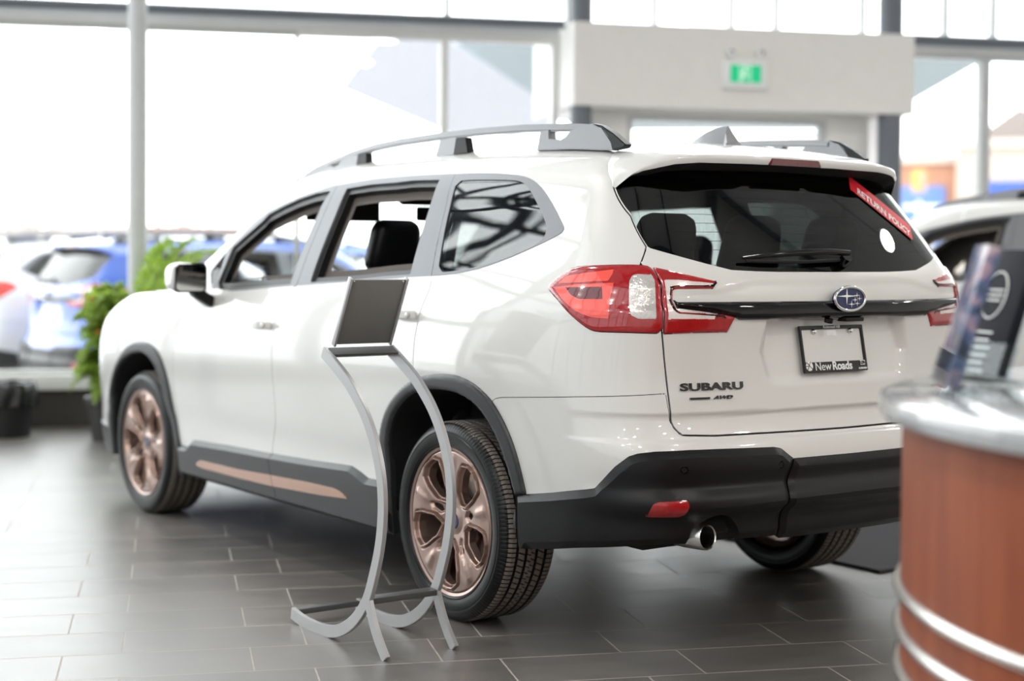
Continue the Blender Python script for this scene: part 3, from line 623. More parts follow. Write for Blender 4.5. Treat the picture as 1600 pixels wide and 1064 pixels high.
setl(d_ & (np.abs(CU[:, 0]-np.interp(CU[:, 1], [1.24, 1.70], [.7811, .8874])) < .0016), 'gap'); setl(d_ & (np.abs(CU[:, 0]-np.interp(CU[:, 1], [1.19, 1.68], [1.8344, 1.7834])) < .0016), 'gap')
setl(I['win_f'] & (ph['win_f'] > -.030), 'seal'); setl(I['win_r'] & (ph['win_r'] > -.022), 'seal')
setl(ph['win_f'] < -.030, 'hole'); setl(ph['win_r'] < -.022, 'hole')
setl(I['win_q'], 'glassQ'); setl(I['tri'], 'glassT')
setl(I['rock'], 'rock'); setl(gap('doorF', .002) & I['rock'] & (np.abs(CU[:, 0]-2) < .12), 'gap'); setl(I['copper'] & ~gap('doorF', .002), 'copper', ['rock'])
setl(I['arch_ro'], 'archR'); setl(I['arch_fo'], 'archF')
setl(I['bump'] & (CU[:, 0] < .19), 'bump'); setl(I['bump'] & I['bumpc'], 'bumpc'); setl(gap('bumpc', .003) & I['bump'], 'gap')
setl(I['refl'], 'refl'); setl(I['sensor1'] | I['sensor2'], 'gap'); setl(ph['sensor1'] < -.003, 'sensor1'); setl(ph['sensor2'] < -.003, 'sensor2')
setl(I['arch_ri'] | I['arch_fi'] | I['exh'] | I['z'] | I['under'], 'hole')
def submesh(sides, labs):
    """gather the labelled faces of the left and/or right half"""
    t = BT[np.isin(lab, labs)]; u, inv = np.unique(t, return_inverse=True); t = inv.reshape(-1, 3); v = BV[u]; n = BN[u]
    Vs = []; Ts = []; Ns = []; k = 0
    for s in sides:
        if s == 'L': Vs.append(v); Ts.append(t+k); Ns.append(n)
        else: Vs.append(v*[1, -1, 1]); Ts.append(t[:, ::-1]+k); Ns.append(n*[1, -1, 1])
        k += len(v)
    return np.concatenate(Vs), np.concatenate(Ts), np.concatenate(Ns)
def panel(name, sides, labs, mat, parent, disp=0, rim=.006, ramp=None, polys=(), custom=True, lin=False, inward=0, extra=0):
    V, T, N = submesh(sides, labs); off = np.full(len(V), disp-inward)
    if ramp:
        U2 = np.stack([UV(V), V[:, 2]], 1); d = np.full(len(V), 9.)
        for nm in polys:                                    # distance in from the outline ('-name': out from it)
            f = phi_of(nm.lstrip('-'), V, U2); d = np.minimum(d, f if nm[0] == '-' else -f)
        s = np.clip(d/ramp, 0, 1); off = disp*(s if lin else np.sqrt(np.maximum(0, 1-(1-s)**2)))-inward
    off = off+extra; Vd = V+N*off[:, None]
    T_ = T; nm = N if (custom and not ramp) else None
    V2, T2 = Vd, T
    if rim:
        E3 = np.concatenate([T[:, [0, 1]], T[:, [1, 2]], T[:, [2, 0]]]); Es = np.sort(E3, 1)
        _, inv, c = np.unique(Es, axis=0, return_inverse=True, return_counts=True); be = E3[c[inv.ravel()] == 1]
        be = be[~((np.abs(V[be[:, 0], 1]) < 1e-4) & (np.abs(V[be[:, 1], 1]) < 1e-4))]
        a, b = be[:, 0], be[:, 1]; u, iv = np.unique(np.concatenate([a, b]), return_inverse=True); m = len(u)
        A = Vd[u]; B = V[u]-N[u]*rim; base = len(Vd); ia = base+iv[:len(a)]; ib = base+iv[len(a):]
        T2 = np.concatenate([T, np.stack([ia, ib+m, ib], 1), np.stack([ia, ia+m, ib+m], 1)])
        V2 = np.concatenate([Vd, A, B])
        if nm is not None:
            fn = np.cross(A[iv[len(a):]]-A[iv[:len(a)]], N[be[:, 0]]); acc = np.zeros((m, 3))
            np.add.at(acc, iv[:len(a)], fn); np.add.at(acc, iv[len(a):], fn); acc /= np.maximum(np.linalg.norm(acc, axis=1), 1e-12)[:, None]
            nm = np.concatenate([nm, acc, acc])
    return npmesh(name, V2, T2, mat, parent, True, nm, auto=24 if lin else None)
car = empty('suv', (0, 0, 0), label='white mid-size SUV with bronze wheels and black rear bumper in the middle of the showroom', cat='car')
panel('body_shell', 'LR', ['body'], paint, car, rim=.012)
panel('rear_bumper_cover', 'LR', ['bumpU'], paint, car)
gate = panel('tailgate', 'LR', ['gate'], paint, car, rim=.014)
rw = panel('rear_window', 'LR', ['glass'], g_priv, car, disp=-.003, rim=0)
for s, n in (('L', 'left'), ('R', 'right')):
    for lb, tr in (('doorF', 'trimF'), ('doorR', 'trimR')):
        d = panel('door', s, [lb], paint, car, rim=.014)
        t = panel('window_frame', s, [tr], trimgrey, d, rim=.02, disp=.001); t['label'] = 'grey satin window frame'
    panel('quarter_trim', s, ['trimQ'], trimgrey, car, disp=.002, rim=.012)
    panel('window_seal', s, ['seal'], seal, car, inward=.012, rim=.045)
    panel('quarter_window', s, ['glassQ'], g_quart, car, disp=-.002, rim=0)
    panel('mirror_sail_window', s, ['glassT'], g_clear, car, disp=-.002, rim=0)
    panel('wheel_arch_trim', s, ['archR'], clad_l, car, disp=.012, rim=.022, ramp=.008, polys=('arch_ro', '-arch_ri'))
    panel('wheel_arch_trim', s, ['archF'], clad_l, car, disp=.012, rim=.022, ramp=.008, polys=('arch_fo', '-arch_fi'))
    r = panel('rocker_cladding', s, ['rock'], clad_l, car, disp=.022, rim=.02, ramp=.022, polys=('rock',), lin=True)
    panel('copper_insert', s, ['copper'], copper, r, disp=.022, rim=.005, ramp=.022, polys=('rock',), lin=True, extra=.0035)['label'] = 'copper coloured strip'
    tl = panel('tail_lamp', s, ['lampb'], red_l, car, disp=.006, rim=.012, ramp=.008, polys=('lampb',))
    panel('reflector_panel', s, ['l_up'], red_b, tl, disp=.0068, rim=0)
    panel('reflector_panel', s, ['l_low'], red_b, tl, disp=.0068, rim=0)
    panel('reflector_inset', s, ['l_dark'], red_d, tl, disp=.0072, rim=0)
    panel('reversing_lens', s, ['l_clear'], clear_l, tl, disp=.0078, rim=0)
    tg = panel('tailgate_lamp', s, ['lampg'], red_l, car, disp=.006, rim=.012, ramp=.006, polys=('lampg',))
    panel('clear_lens', s, ['g_clear'], pale_l, tg, disp=.005, rim=.002)
    panel('lamp_edge', s, ['g_edge'], pianob, tg, disp=.006, rim=.002)
    b = panel('lower_bumper', s, ['bump'], clad, car, disp=.016, rim=.05, ramp=.026, polys=('bump', '-bumpc'), lin=True)
    panel('bumper_reflector', s, ['refl'], red_l, b, disp=.015, rim=.003)
    for sn in ('sensor1', 'sensor2'): panel('parking_sensor', s, [sn], clad, b, disp=.015, rim=.01)
    panel('headlamp', s, ['hlamp'], clear_l, car, disp=.001, rim=.01)
panel('bumper_centre', 'LR', ['bumpc'], clad, car, disp=.012, rim=.05, ramp=.024, polys=('bump', 'bumpc'), lin=True)
panel('tailgate_bar', 'LR', ['bar'], pianob, car, disp=.016, rim=.005, ramp=.012, polys=('bar',))
panel('front_lower_bumper', 'LR', ['fblack'], clad, car, disp=.006, rim=.03)
panel('grille', 'LR', ['grille'], pianob, car, rim=.01)
panel('windscreen', 'LR', ['wind'], g_clear, car, rim=0)
panel('sunroof', 'LR', ['sunroof'], g_roof, car, disp=.002, rim=.004)
gt_ = BT[lab == 'gap']; par = np.arange(len(BV))
while True:                                             # one part for each shut line
    m_ = par[gt_].min(1); old = par.copy(); np.minimum.at(par, gt_.ravel(), np.repeat(m_, 3)); par = par[par]
    if (old == par).all(): break
lab_gap = np.full(len(BT), -1); lab_gap[lab == 'gap'] = par[gt_[:, 0]]
for k_, c_ in zip(*np.unique(lab_gap[lab_gap >= 0], return_counts=True)):
    if c_ < 60: continue
    lab[lab_gap == k_] = 'gapx'
    for s in 'LR': panel('panel_gap', s, ['gapx'], blackp, car, inward=.009, rim=0, custom=False)
    lab[lab_gap == k_] = 'gap'
# inner skin of the cabin
def inner(name, z0, z1, mat, off):
    ring = (I['win_f'] & (ph['win_f'] > -.062)) | (I['win_r'] & (ph['win_r'] > -.060)) | (I['win_q'] & (ph['win_q'] > -.03))
    m = (ring | ~np.isin(lab, ['hole', 'wind', 'sunroof', 'glass', 'glassQ', 'glassT', 'archR', 'archF', 'bump', 'bumpc', 'gap', 'seal'])) & (CV[:, 2] > z0) & (CV[:, 2] < z1) & (CV[:, 0] < 2.9)
    t = BT[m]; u, inv = np.unique(t, return_inverse=True); t = inv.reshape(-1, 3); v = BV[u]-BN[u]*off
    V = np.concatenate([v, v*[1, -1, 1]]); T = np.concatenate([t[:, ::-1], t+len(v)])
    return npmesh(name, V, T, mat, car, True)
inner('headliner', 1.24, 9, liner_m, .045)
inner('door_card', .5, 1.24, card_m, .06)
# wheel wells, floor pan
for nm, cx in (('arch_ri', 0), ('arch_fi', 2.89)):
    pl = PG[nm]; X = pl[:, 0]+XC; Zp = np.maximum(pl[:, 1], .36)
    for s in (1, -1):
        bm = bmesh.new(); r1 = []; r2 = []
        for x, z in zip(X, Zp):
            yo = float(side(np.array(x), np.array(z)))-.012
            r1.append(bm.verts.new((x, s*yo, z))); r2.append(bm.verts.new((x, s*.60, z)))
        n = len(r1)
        for i in range(n):
            if Zp[i] <= .361 and Zp[(i+1) % n] <= .361: continue
            bm.faces.new((r1[i], r1[(i+1) % n], r2[(i+1) % n], r2[i]))
        bm.faces.new(r2); bmesh.ops.recalc_face_normals(bm, faces=bm.faces)
        obj('wheel_well', bm, blackp, car)
boxo('floor_pan', -.70, 3.6, -.60, .60, .33, .45, blackp, car, bev=.02)
boxo('cabin_floor', .5, 2.35, -.87, .87, .33, .42, blackp, car)
boxo('load_floor', -.92, .5, -.62, .62, .62, .70, card_m, car)
# ------------------------------------------------------------------ wheels
def make_tyre(parent):
    R0, hw = .368, .1225; NA = 1584
    prof = [(.268, .100), (.274, .111), (.279, .1155), (.281, .1135), (.284, .1135), (.286, .117), (.297, .1203), (.310, .1225), (.322, .1223), (.3235, .1205), (.326, .1205), (.3275, .1212), (.334, .1195), (.346, .114), (.355, .105)]
    shoulder = [(.3595, .099), (.3625, .094), (.3645, .088)]
    tl = np.linspace(.086, -.086, 58)
    A = np.linspace(0, 2*PI, NA, endpoint=False); rows = []; typ = []
    for r, y in prof: rows.append((r, y, 0))
    for r, y in shoulder: rows.append((r, y, 2))
    for y in tl: rows.append((.3655-.6*abs(y)**3, y, 1))
    for r, y in shoulder[::-1]: rows.append((r, -y, 2))
    for r, y in prof[::-1]: rows.append((r, -y, 0))
    V = np.zeros((len(rows), NA, 3)); G = np.zeros((len(rows), NA))
    for i, (r, y, t) in enumerate(rows):
        dr_ = np.zeros(NA)
        if t:
            for gy in (-.062, -.022, .022, .062):
                dr_ = np.maximum(dr_, .007*np.clip((.0052-abs(y-gy))/.0015, 0, 1))
            pa = A*(132 if abs(y) > .062 else 96)/(2*PI); band = 0 if abs(y) > .062 else (1 if abs(y) > .022 else 2)
            ph_ = (pa*(1 if band else 1)+(y*18 if band else y*4)+(.5 if y > 0 else 0)+.3*band) % 1
            w_ = (.17, .13, .12)[band]; dpt = (.006, .0045, .0035)[band]
            dr_ = np.maximum(dr_, dpt*np.clip((w_/2-np.abs(ph_-.5))/.03, 0, 1))
        elif abs(y) in (.105, .114): dr_ = .0018*(((A*144/(2*PI)) % 1) < .35)
        rr = r-dr_; G[i] = dr_; V[i] = np.stack([rr*np.cos(A), np.full(NA, y), rr*np.sin(A)], -1)
    n = len(rows); idx = np.arange(n*NA).reshape(n, NA); nx = np.roll(idx, -1, 1)
    Q = np.stack([idx[:-1], nx[:-1], nx[1:], idx[1:]], -1).reshape(-1, 4)
    gq = ((G[:-1]+np.roll(G, -1, 1)[:-1]+G[1:]) < .001)
    isT = np.array([rows[i][2] > 0 and rows[i+1][2] > 0 for i in range(n-1)])[:, None] & gq
    return npmesh('wheel', V.reshape(-1, 3), Q, [rubber, tread], parent, True, None, isT.reshape(-1).astype(int), auto=40)
def rimface():
    """bronze face disc as a polar sheet, cut by five windows and five slots"""
    nr, na = 120, 900; r = np.linspace(.030, .262, nr); a = np.linspace(0, 2*PI, na+1)[:-1]
    Rr, Aa = np.meshgrid(r, a, indexing='ij'); V = np.stack([Rr*np.cos(Aa), Rr*np.sin(Aa), 0*Rr], -1).reshape(-1, 3)
    idx = np.arange(nr*na).reshape(nr, na); nx = np.roll(idx, -1, 1)
    T = np.concatenate([np.stack([idx[:-1], nx[:-1], nx[1:]], -1).reshape(-1, 3), np.stack([idx[:-1], nx[1:], idx[1:]], -1).reshape(-1, 3)])
    base = np.array([(.086, 0), (.112, .032), (.175, .053), (.212, .056), (.232, .030), (.236, 0), (.232, -.030), (.212, -.056), (.175, -.053), (.112, -.032)])
    slot = np.array([(.082, 0), (.096, .013), (.128, .009), (.140, 0), (.128, -.009), (.096, -.013)])
    def rotp(p, t): return np.stack([p[:, 0]*math.cos(t)-p[:, 1]*math.sin(t), p[:, 0]*math.sin(t)+p[:, 1]*math.cos(t)], 1)
    W_ = [rotp(base, math.radians(52+72*k)) for k in range(5)]; S_ = [rotp(slot, math.radians(88+72*k)) for k in range(5)]
    def d(V, L): return np.min([sdf(V[:, :2], q, .3) for q in L], 0)
    for L in (W_, S_): V, T = cut(V, T, d(V, L))
    c = V[T].mean(1); keep = (d(c, W_) > 0) & (d(c, S_) > 0); T = T[keep]
    u, inv = np.unique(T, return_inverse=True); T = inv.reshape(-1, 3); V = V[u]
    dw = d(V, W_); ds = d(V, S_); rr = np.hypot(V[:, 0], V[:, 1])
    h = np.interp(rr, [.03, .05, .085, .13, .20, .245, .255, .262], [-.010, -.016, -.010, .004, .010, .010, .010, .002])
    h += -.014*np.exp(-(dw/.005)**2)                                   # bevel into the window
    h += .008*np.clip((dw-.0035)/.003,0,1)*np.clip((.0135-dw)/.003,0,1)-.009*np.exp(-((dw-.0165)/.0028)**2)    # raised frame and its crease
    h += -.012*np.exp(-(ds/.007)**2)
    ang = (np.degrees(np.arctan2(V[:, 1], V[:, 0]))-88) % 72; ang = np.minimum(ang, 72-ang)
    h += .006*np.exp(-(ang/5.)**2)*np.clip((rr-.15)/.03, 0, 1)*np.clip((.25-rr)/.02, 0, 1)
    V[:, 2] = h
    # thickness
    E3 = np.concatenate([T[:, [0, 1]], T[:, [1, 2]], T[:, [2, 0]]]); _, iv, cc = np.unique(np.sort(E3, 1), axis=0, return_inverse=True, return_counts=True)
    be = E3[cc[iv.ravel()] == 1]; a_, b_ = be[:, 0], be[:, 1]; base_ = len(V); Vb = V.copy(); Vb[:, 2] = Vb[:, 2]-.030; Vb[:, :2] *= .985
    ia, ib = a_, b_; u2, i2 = np.unique(np.concatenate([ia, ib]), return_inverse=True)
    A2 = V[u2]; B2 = Vb[u2]; n2 = len(u2); ja = base_+i2[:len(a_)]; jb = base_+i2[len(a_):]
    T = np.concatenate([T, np.stack([ja, jb+n2, jb], 1), np.stack([ja, ja+n2, jb+n2], 1)]); V = np.concatenate([V, A2, B2])
    return V, T
RFV, RFT = rimface()
RX = Matrix.Rotation(-PI/2, 4, 'X')       # local z -> +y
def make_wheel():
    w_ = make_tyre(None)
    V = RFV.copy(); V = np.stack([-V[:, 0], V[:, 2]+.100, V[:, 1]], 1)   # seen from outside: local x points to the rear
    rim = npmesh('rim', V, RFT, bronze, w_, True, auto=50)
    lathe('rim_barrel', [(.262, .108), (.272, .112), (.274, .104), (.266, .098), (.262, .060), (.235, .0), (.235, -.09), (.26, -.105)], bronze, w_, 96, RX, auto=50)
    cp = lathe('centre_cap', [(0, .092), (.026, .092), (.030, .088), (.030, .07)], blue_e, w_, 40, RX)
    lathe('brake_disc', [(0, .0), (.165, .0), (.165, -.022), (.06, -.022), (.06, -.05), (0, -.05)], steel, w_, 64, RX)
    for k in range(5):
        t = math.radians(90+72*k); M_ = Matrix.Translation((-.052*math.cos(t), .068, .052*math.sin(t))) @ RX
        lathe('lug_nut', [(0, .016), (.007, .016), (.0095, .012), (.0095, .0), (.014, -.001), (.014, -.006)], chrome if k < 3 else blackp, w_, 6 if False else 20, M_)
    bm = bmesh.new(); box(bm, .10, .17, -.03, .03, -.09, .10, None, .01); obj('brake_caliper', bm, P('caliper_metal', (.32, .30, .28), .5, .6) if 'caliper_metal' not in MATS else MATS['caliper_metal'], w_, True, 35)
    return w_
w0 = make_wheel(); w0.parent = car
HUB = .366
w0.location = (0, .8175, HUB)
for x, s, rr in ((2.89, 1, -14), (0, -1, 33), (2.89, -1, 10)):
    c = copy_tree(w0, car); c.location = (x, s*.8175, HUB); c.rotation_euler = (0, math.radians(rr), 0 if s > 0 else PI)
    if x > 1: c.rotation_euler.z += math.radians(0)
# ------------------------------------------------------------------ car details
def surf_rear(y, z, off=0.):
    """points on the rear face at given y, z"""
    y = np.asarray(y, float); z = np.asarray(z, float); a = np.full(y.shape, -1.6); b = np.full(y.shape, .2)
    for _ in range(30):
        m = (a+b)/2; f = F(m, y, z) > 0; a = np.where(f, m, a); b = np.where(f, b, m)
    Pt = np.stack([b, y, z], -1); N = gradF(Pt.reshape(-1, 3)).reshape(Pt.shape); return Pt+N*off, N
def surf_top(x, y, off=0.):
    x = np.asarray(x, float); y = np.asarray(y, float); a = np.full(x.shape, 1.2); b = np.full(x.shape, 2.2)
    for _ in range(30):
        m = (a+b)/2; f = F(x, y, m) > 0; b = np.where(f, m, b); a = np.where(f, a, m)
    return np.stack([x, y, a+off], -1)
def surf_side(x, z, off=0.):
    x = np.asarray(x, float); z = np.asarray(z, float); a = np.full(x.shape, .3); b = np.full(x.shape, 1.4)
    for _ in range(30):
        m = (a+b)/2; f = F(x, m, z) > 0; b = np.where(f, m, b); a = np.where(f, a, m)
    return np.stack([x, a+off, z], -1)
def rear_text(name, txt, yc, zc, size, mat, parent, depth=.006, flat=False, **k):
    V, Fc = textmesh(txt, size=size, ext=depth/2, **k); y = yc-V[:, 0]; z = zc+V[:, 1]
    if flat: return V, Fc, y, z
    Pt, N = surf_rear(y, z, 0.); Pt = Pt+N*(V[:, 2:3]+depth/2-.001); return polyobj(name, Pt, Fc, mat, parent)
# spoiler: lofted from the roof edge to its swept trailing edge, closing on the top corners of the glass
ka = np.concatenate([np.linspace(0, .54, 25), np.linspace(.55, .692, 26)]); ays = np.concatenate([-ka[::-1], ka[1:]]); ny = len(ays); ay = np.abs(ays); sg_ = np.sign(ays)
FX = np.interp(ay, [0, .56, .617, .652, .677, .692], [-.50, -.509, -.54, -.563, -.598, -.642]); FZ = np.interp(ay, [.56, .617, .652, .677, .692], [1.715, 1.684, 1.651, 1.614, 1.574])
fz_t = surf_top(FX, np.minimum(ay, .56))[:, 2]; FZ = np.where(ay <= .56, fz_t, FZ+(fz_t[np.argmin(np.abs(ay-.56))]-1.715)*np.clip((.69-ay)/.13, 0, 1))+.004
TX = np.interp(ay, [0, .16, .19, .42, .50, .57, .62, .66, .692], [-.800, -.800, -.812, -.812, -.802, -.775, -.740, -.698, -.650])
TZ = np.interp(ay, [0, .45, .54, .59, .63, .66, .692], [1.692, 1.684, 1.676, 1.664, 1.643, 1.618, 1.570])
wtip = np.clip((.692-ay)/.10, .05, 1)
rows = []
for j, t in enumerate(np.linspace(0, 1, 10)): rows.append(np.stack([FX+(TX-FX)*t, ays+sg_*.006*math.sin(PI*t), FZ*(1-t)+TZ*t+.010*wtip*math.sin(PI*t)], 1))
rows.append(np.stack([TX-.003, ays, TZ-.010*wtip], 1)); rows.append(np.stack([TX+.004, ays, TZ-.026*wtip], 1))
nt_ = len(rows); V = np.concatenate(rows); idx = np.arange(nt_*ny).reshape(nt_, ny)
Q = np.stack([idx[:-1, :-1], idx[1:, :-1], idx[1:, 1:], idx[:-1, 1:]], -1).reshape(-1, 4)
sp = npmesh('spoiler', V, Q, paint, gate, True, auto=60)
und = [rows[-1]]; zg = np.minimum(TZ-.05*wtip, 1.655); xg = surf_rear(ays*.985, zg)[0][:, 0]+.012
for t in (.35, .7, 1.0):
    e = rows[-1].copy(); e[:, 0] = e[:, 0]*(1-t)+xg*t; e[:, 2] = e[:, 2]*(1-t)+zg*t; und.append(e)
V = np.concatenate(und); idx = np.arange(4*ny).reshape(4, ny)
Q = np.stack([idx[:-1, :-1], idx[1:, :-1], idx[1:, 1:], idx[:-1, 1:]], -1).reshape(-1, 4)
npmesh('spoiler_underside', V, Q, blackp, sp, True)
bl = [(-.130, -.013), (-.118, .011), (.118, .011), (.130, -.013)]
M_ = Matrix.Translation((-.794, -.012, 1.676)) @ Matrix(((0, 0, -1, 0), (-1, 0, 0, 0), (0, 1, 0, 0), (0, 0, 0, 1)))
prism('brake_light', bl, .014, red_d, sp, M_, bev=.003)
# roof rails
for s in (1, -1):
    y = s*.60; rl = empty('roof_rail'); bpy.data.objects.remove(rl)
    top = [(1.80, 1.685), (1.70, 1.722), (1.619, 1.743), (1.46, 1.770), (1.286, 1.797), (1.078, 1.818), (.879, 1.828), (.554, 1.835), (.254, 1.835), (.0, 1.830), (-.126, 1.824), (-.342, 1.812), (-.43, 1.803)]
    path = [(x, y-s*.01*max(0, -x), z-.014) for x, z in top]
    bar = tube('roof_rail', path, 0, railgrey, car, flat=(.034, .028), bev=.006)
    def foot(nm, pts, mat):
        M_ = Matrix(((1, 0, 0, 0), (0, 0, -1, y+.016), (0, 1, 0, 0), (0, 0, 0, 1))); return prism(nm, pts, .032, mat, bar, M_, bev=.003)
    foot('rail_foot', [(1.83, 1.672), (1.70, 1.722), (1.619, 1.733), (1.47, 1.745), (1.449, 1.735), (1.40, 1.745), (1.36, 1.775), (1.222, 1.782), (1.24, 1.728), (1.28, 1.718), (1.5, 1.70)], railgrey)
    foot('rail_foot', [(.60, 1.735), (.565, 1.805), (.44, 1.808), (.46, 1.738)], railgrey)
    foot('foot_cover', [(1.24, 1.73), (1.222, 1.782), (1.154, 1.784), (1.150, 1.735)], clad); foot('foot_cover', [(.46, 1.738), (.44, 1.806), (.375, 1.804), (.358, 1.742)], clad)
    foot('rail_foot', [(-.098, 1.728), (-.119, 1.80), (-.171, 1.80), (-.175, 1.768), (-.235, 1.757), (-.27, 1.768), (-.30, 1.79), (-.342, 1.797), (-.42, 1.806), (-.48, 1.790), (-.535, 1.735), (-.545, 1.705), (-.3, 1.722)], railgrey)
    foot('rail_end_cap', [(-.42, 1.808), (-.479, 1.796), (-.546, 1.763), (-.613, 1.722), (-.60, 1.712), (-.545, 1.707), (-.50, 1.775)], clad)
# shark fin
fin = [(-.265, 1.77), (-.30, 1.785), (-.36, 1.808), (-.41, 1.821), (-.465, 1.828), (-.475, 1.80), (-.497, 1.762)]
bm = bmesh.new(); vs = []
for x, z in fin:
    k = (z-1.77)/.058; w_ = .030*(1-max(0, min(1, k)))**.8*min(1, (-.255-x)/.08)+.003
    vs.append((bm.verts.new((x, w_, z)), bm.verts.new((x, -w_, z)), bm.verts.new((x, w_*1.6, 1.752)), bm.verts.new((x, -w_*1.6, 1.752))))
for a, b in zip(vs, vs[1:]):
    bm.faces.new((a[0], b[0], b[1], a[1])); bm.faces.new((a[2], b[2], b[0], a[0])); bm.faces.new((a[1], b[1], b[3], a[3]))
bm.faces.new((vs[-1][0], vs[-1][2], vs[-1][3], vs[-1][1])); bm.faces.new((vs[0][0], vs[0][1], vs[0][3], vs[0][2])); bmesh.ops.recalc_face_normals(bm, faces=bm.faces)
obj('antenna_fin', bm, railgrey, car, True, auto=40)
# wiper
def rp(y, z, o): return tuple(surf_rear(np.array([y]), np.array([z]), o)[0][0])
wb = tube('rear_wiper', [rp(-.085, 1.338, .030), rp(0.03, 1.340, .036), rp(.16, 1.336, .034), rp(.30, 1.330, .026), rp(.405, 1.326, .016)], [.011, .012, .012, .009, .005], pianob, gate, 10)
tube('wiper_blade', [rp(-.06, 1.324, .012), rp(.12, 1.317, .012), rp(.30, 1.318, .010), rp(.39, 1.321, .008)], .006, blackp, wb, 8)
tube('wiper_pivot', [rp(-.062, 1.318, .0), rp(-.062, 1.322, .034)], .020, pianob, wb, 16)
# defroster lines on the glass
for k in range(9):
    z = 1.365+.030*k; yy = np.linspace(-.60, .60, 25); tube('defroster_line', [tuple(q) for q in surf_rear(yy, yy*0+z+.0*yy, -.006)[0]], .0007, blackp, rw, 4)
# emblem: oval with six stars
em = rp(-.012, 1.200, .012); ex = em[0]-.010
ME = Matrix.Translation((ex, -.012, 1.198)) @ Matrix(((0, 0, -1, 0), (-1, 0, 0, 0), (0, 1, 0, 0), (0, 0, 0, 1)))
def oval(a, b, n=56): return [(a*math.cos(2*PI*k/n), b*math.sin(2*PI*k/n)) for k in range(n)]
eb = prism('emblem', oval(.075, .0405), .012, blue_e, gate, ME, auto=50)
V, Fq, n_ = tubev([Vector((x, y_, .013)) for x, y_ in oval(.075, .0405)], .0055, 8, True); bm = bmesh.new(); vs = [bm.verts.new(v) for v in V]
for q in Fq: bm.faces.new([vs[i] for i in q])
bmesh.ops.transform(bm, matrix=ME, verts=bm.verts); bmesh.ops.recalc_face_normals(bm, faces=bm.faces); obj('emblem_ring', bm, chrome, eb, True)
def star(cx, cy, a, b):
    pts = []
    for k in range(8):
        t = k*PI/4; r = (a if k % 4 == 0 else b) if k % 2 == 0 else .16*b
        pts.append((cx+r*math.cos(t), cy+r*math.sin(t)))
    return pts
for cx, cy, a, b in ((-.018, .009, .050, .031), (.032, .011, .017, .012), (.045, .0, .013, .010), (.023, -.004, .016, .012), (.006, -.019, .019, .014), (.034, -.017, .016, .011)):
    prism('emblem_star', star(cx, cy, a, b), .003, chrome, eb, ME @ Matrix.Translation((0, 0, .012)))
# badges
bk = P('black_badge', (.008, .008, .009), .25, 0, .6)
rear_text('badge_lettering', 'SUBARU', .562, .9045, .0335, bk, gate, sx=1.92, bold=.0010, space=1.02)
rear_text('badge_lettering', 'AWD', .526, .8745, .0155, bk, gate, sx=1.9, bold=.0004, shear=.35)
V = []; yy = np.linspace(.575, .650, 6)
for z in (.8750, .8815):
    for o in (0, .004):
        V.append(surf_rear(yy, yy*0+z, o)[0])
V = np.stack(V); idx = np.arange(24).reshape(4, 6); Q = []
for a, b in ((0, 1), (1, 3), (3, 2), (2, 0)): Q += np.stack([idx[a][:-1], idx[a][1:], idx[b][1:], idx[b][:-1]], -1).tolist()
npmesh('badge_bar', V.reshape(-1, 3), np.array(Q), bk, gate, False)
# camera and latch below the bar
lathe('rear_camera', [(0, .0), (.015, .0), (.015, .014), (0, .018)], pianob, gate, 24, Matrix.Translation((-1.045, .066, 1.130)) @ Matrix.Rotation(PI, 4, 'X') @ Matrix.Rotation(.25, 4, 'Y'))
boxo('tailgate_handle', -1.046, -1.0, -.11, -.02, 1.118, 1.132, blackp, gate, bev=.004)
# number plate frame, tilted with the recess
px_ = float(surf_rear(np.array([0.]), np.array([1.03]))[0][0][0])-.012
MPf = Matrix.Translation((px_, .016, 1.024)) @ Matrix.Rotation(math.radians(11), 4, 'Y') @ Matrix(((0, 0, -1, 0), (-1, 0, 0, 0), (0, 1, 0, 0), (0, 0, 0, 1)))
def frame(w, h, l, r, t, b, d):
    bm = bmesh.new(); O = [(-w, -h), (w, -h), (w, h), (-w, h)]; I_ = [(-w+l, -h+b), (w-r, -h+b), (w-r, h-t), (-w+l, h-t)]
    L = [[bm.verts.new((x, y, z)) for x, y in q] for q, z in ((O, 0), (O, d), (I_, d), (I_, 0))]
    for a in range(4):
        for k in range(4): bm.faces.new((L[a][k], L[a][(k+1) % 4], L[(a+1) % 4][(k+1) % 4], L[(a+1) % 4][k]))
    bmesh.ops.recalc_face_normals(bm, faces=bm.faces); bmesh.ops.bevel(bm, geom=[e for e in bm.edges if e.calc_face_angle(0) > .7], offset=.002, segments=2, affect='EDGES'); return bm
bm = frame(.158, .081, .012, .012, .013, .036, .009); bmesh.ops.transform(bm, matrix=MPf, verts=bm.verts)
pf = obj('number_plate_frame', bm, P('black_frame_plastic', (.012, .012, .014), .4), gate, True, 40)
boxo('plate_backing', -.15, .15, -.072, .072, .0, .002, paint, pf, M=MPf)
boxo('blank_tag', -.020, .026, .045, .064, .002, .003, white_t, pf, M=MPf)
for sx_ in (-.088, .092): lathe('plate_screw', [(.008, 0), (.008, .006), (.005, .010), (0, .011)], chrome, pf, 16, MPf @ Matrix.Translation((sx_, .061, .006)))
def ptxt(nm, t, x, y, **k): textobj(nm, t, MPf @ Matrix.Translation((x, y, .0095)), white_t, pf, ext=.0004, **k)
ptxt('frame_lettering', 'Richmond Hill', 0, .0705, size=.0145, sx=1.0)
ptxt('frame_lettering', 'New', -.066, -.0735, size=.040, sx=1.0)
ptxt('frame_lettering', 'Roads', .029, -.0735, size=.040, sx=1.0, bold=.0011)
ptxt('frame_lettering', 'SUBARU', .131, -.0755, size=.0085, sx=1.35, bold=.0003)
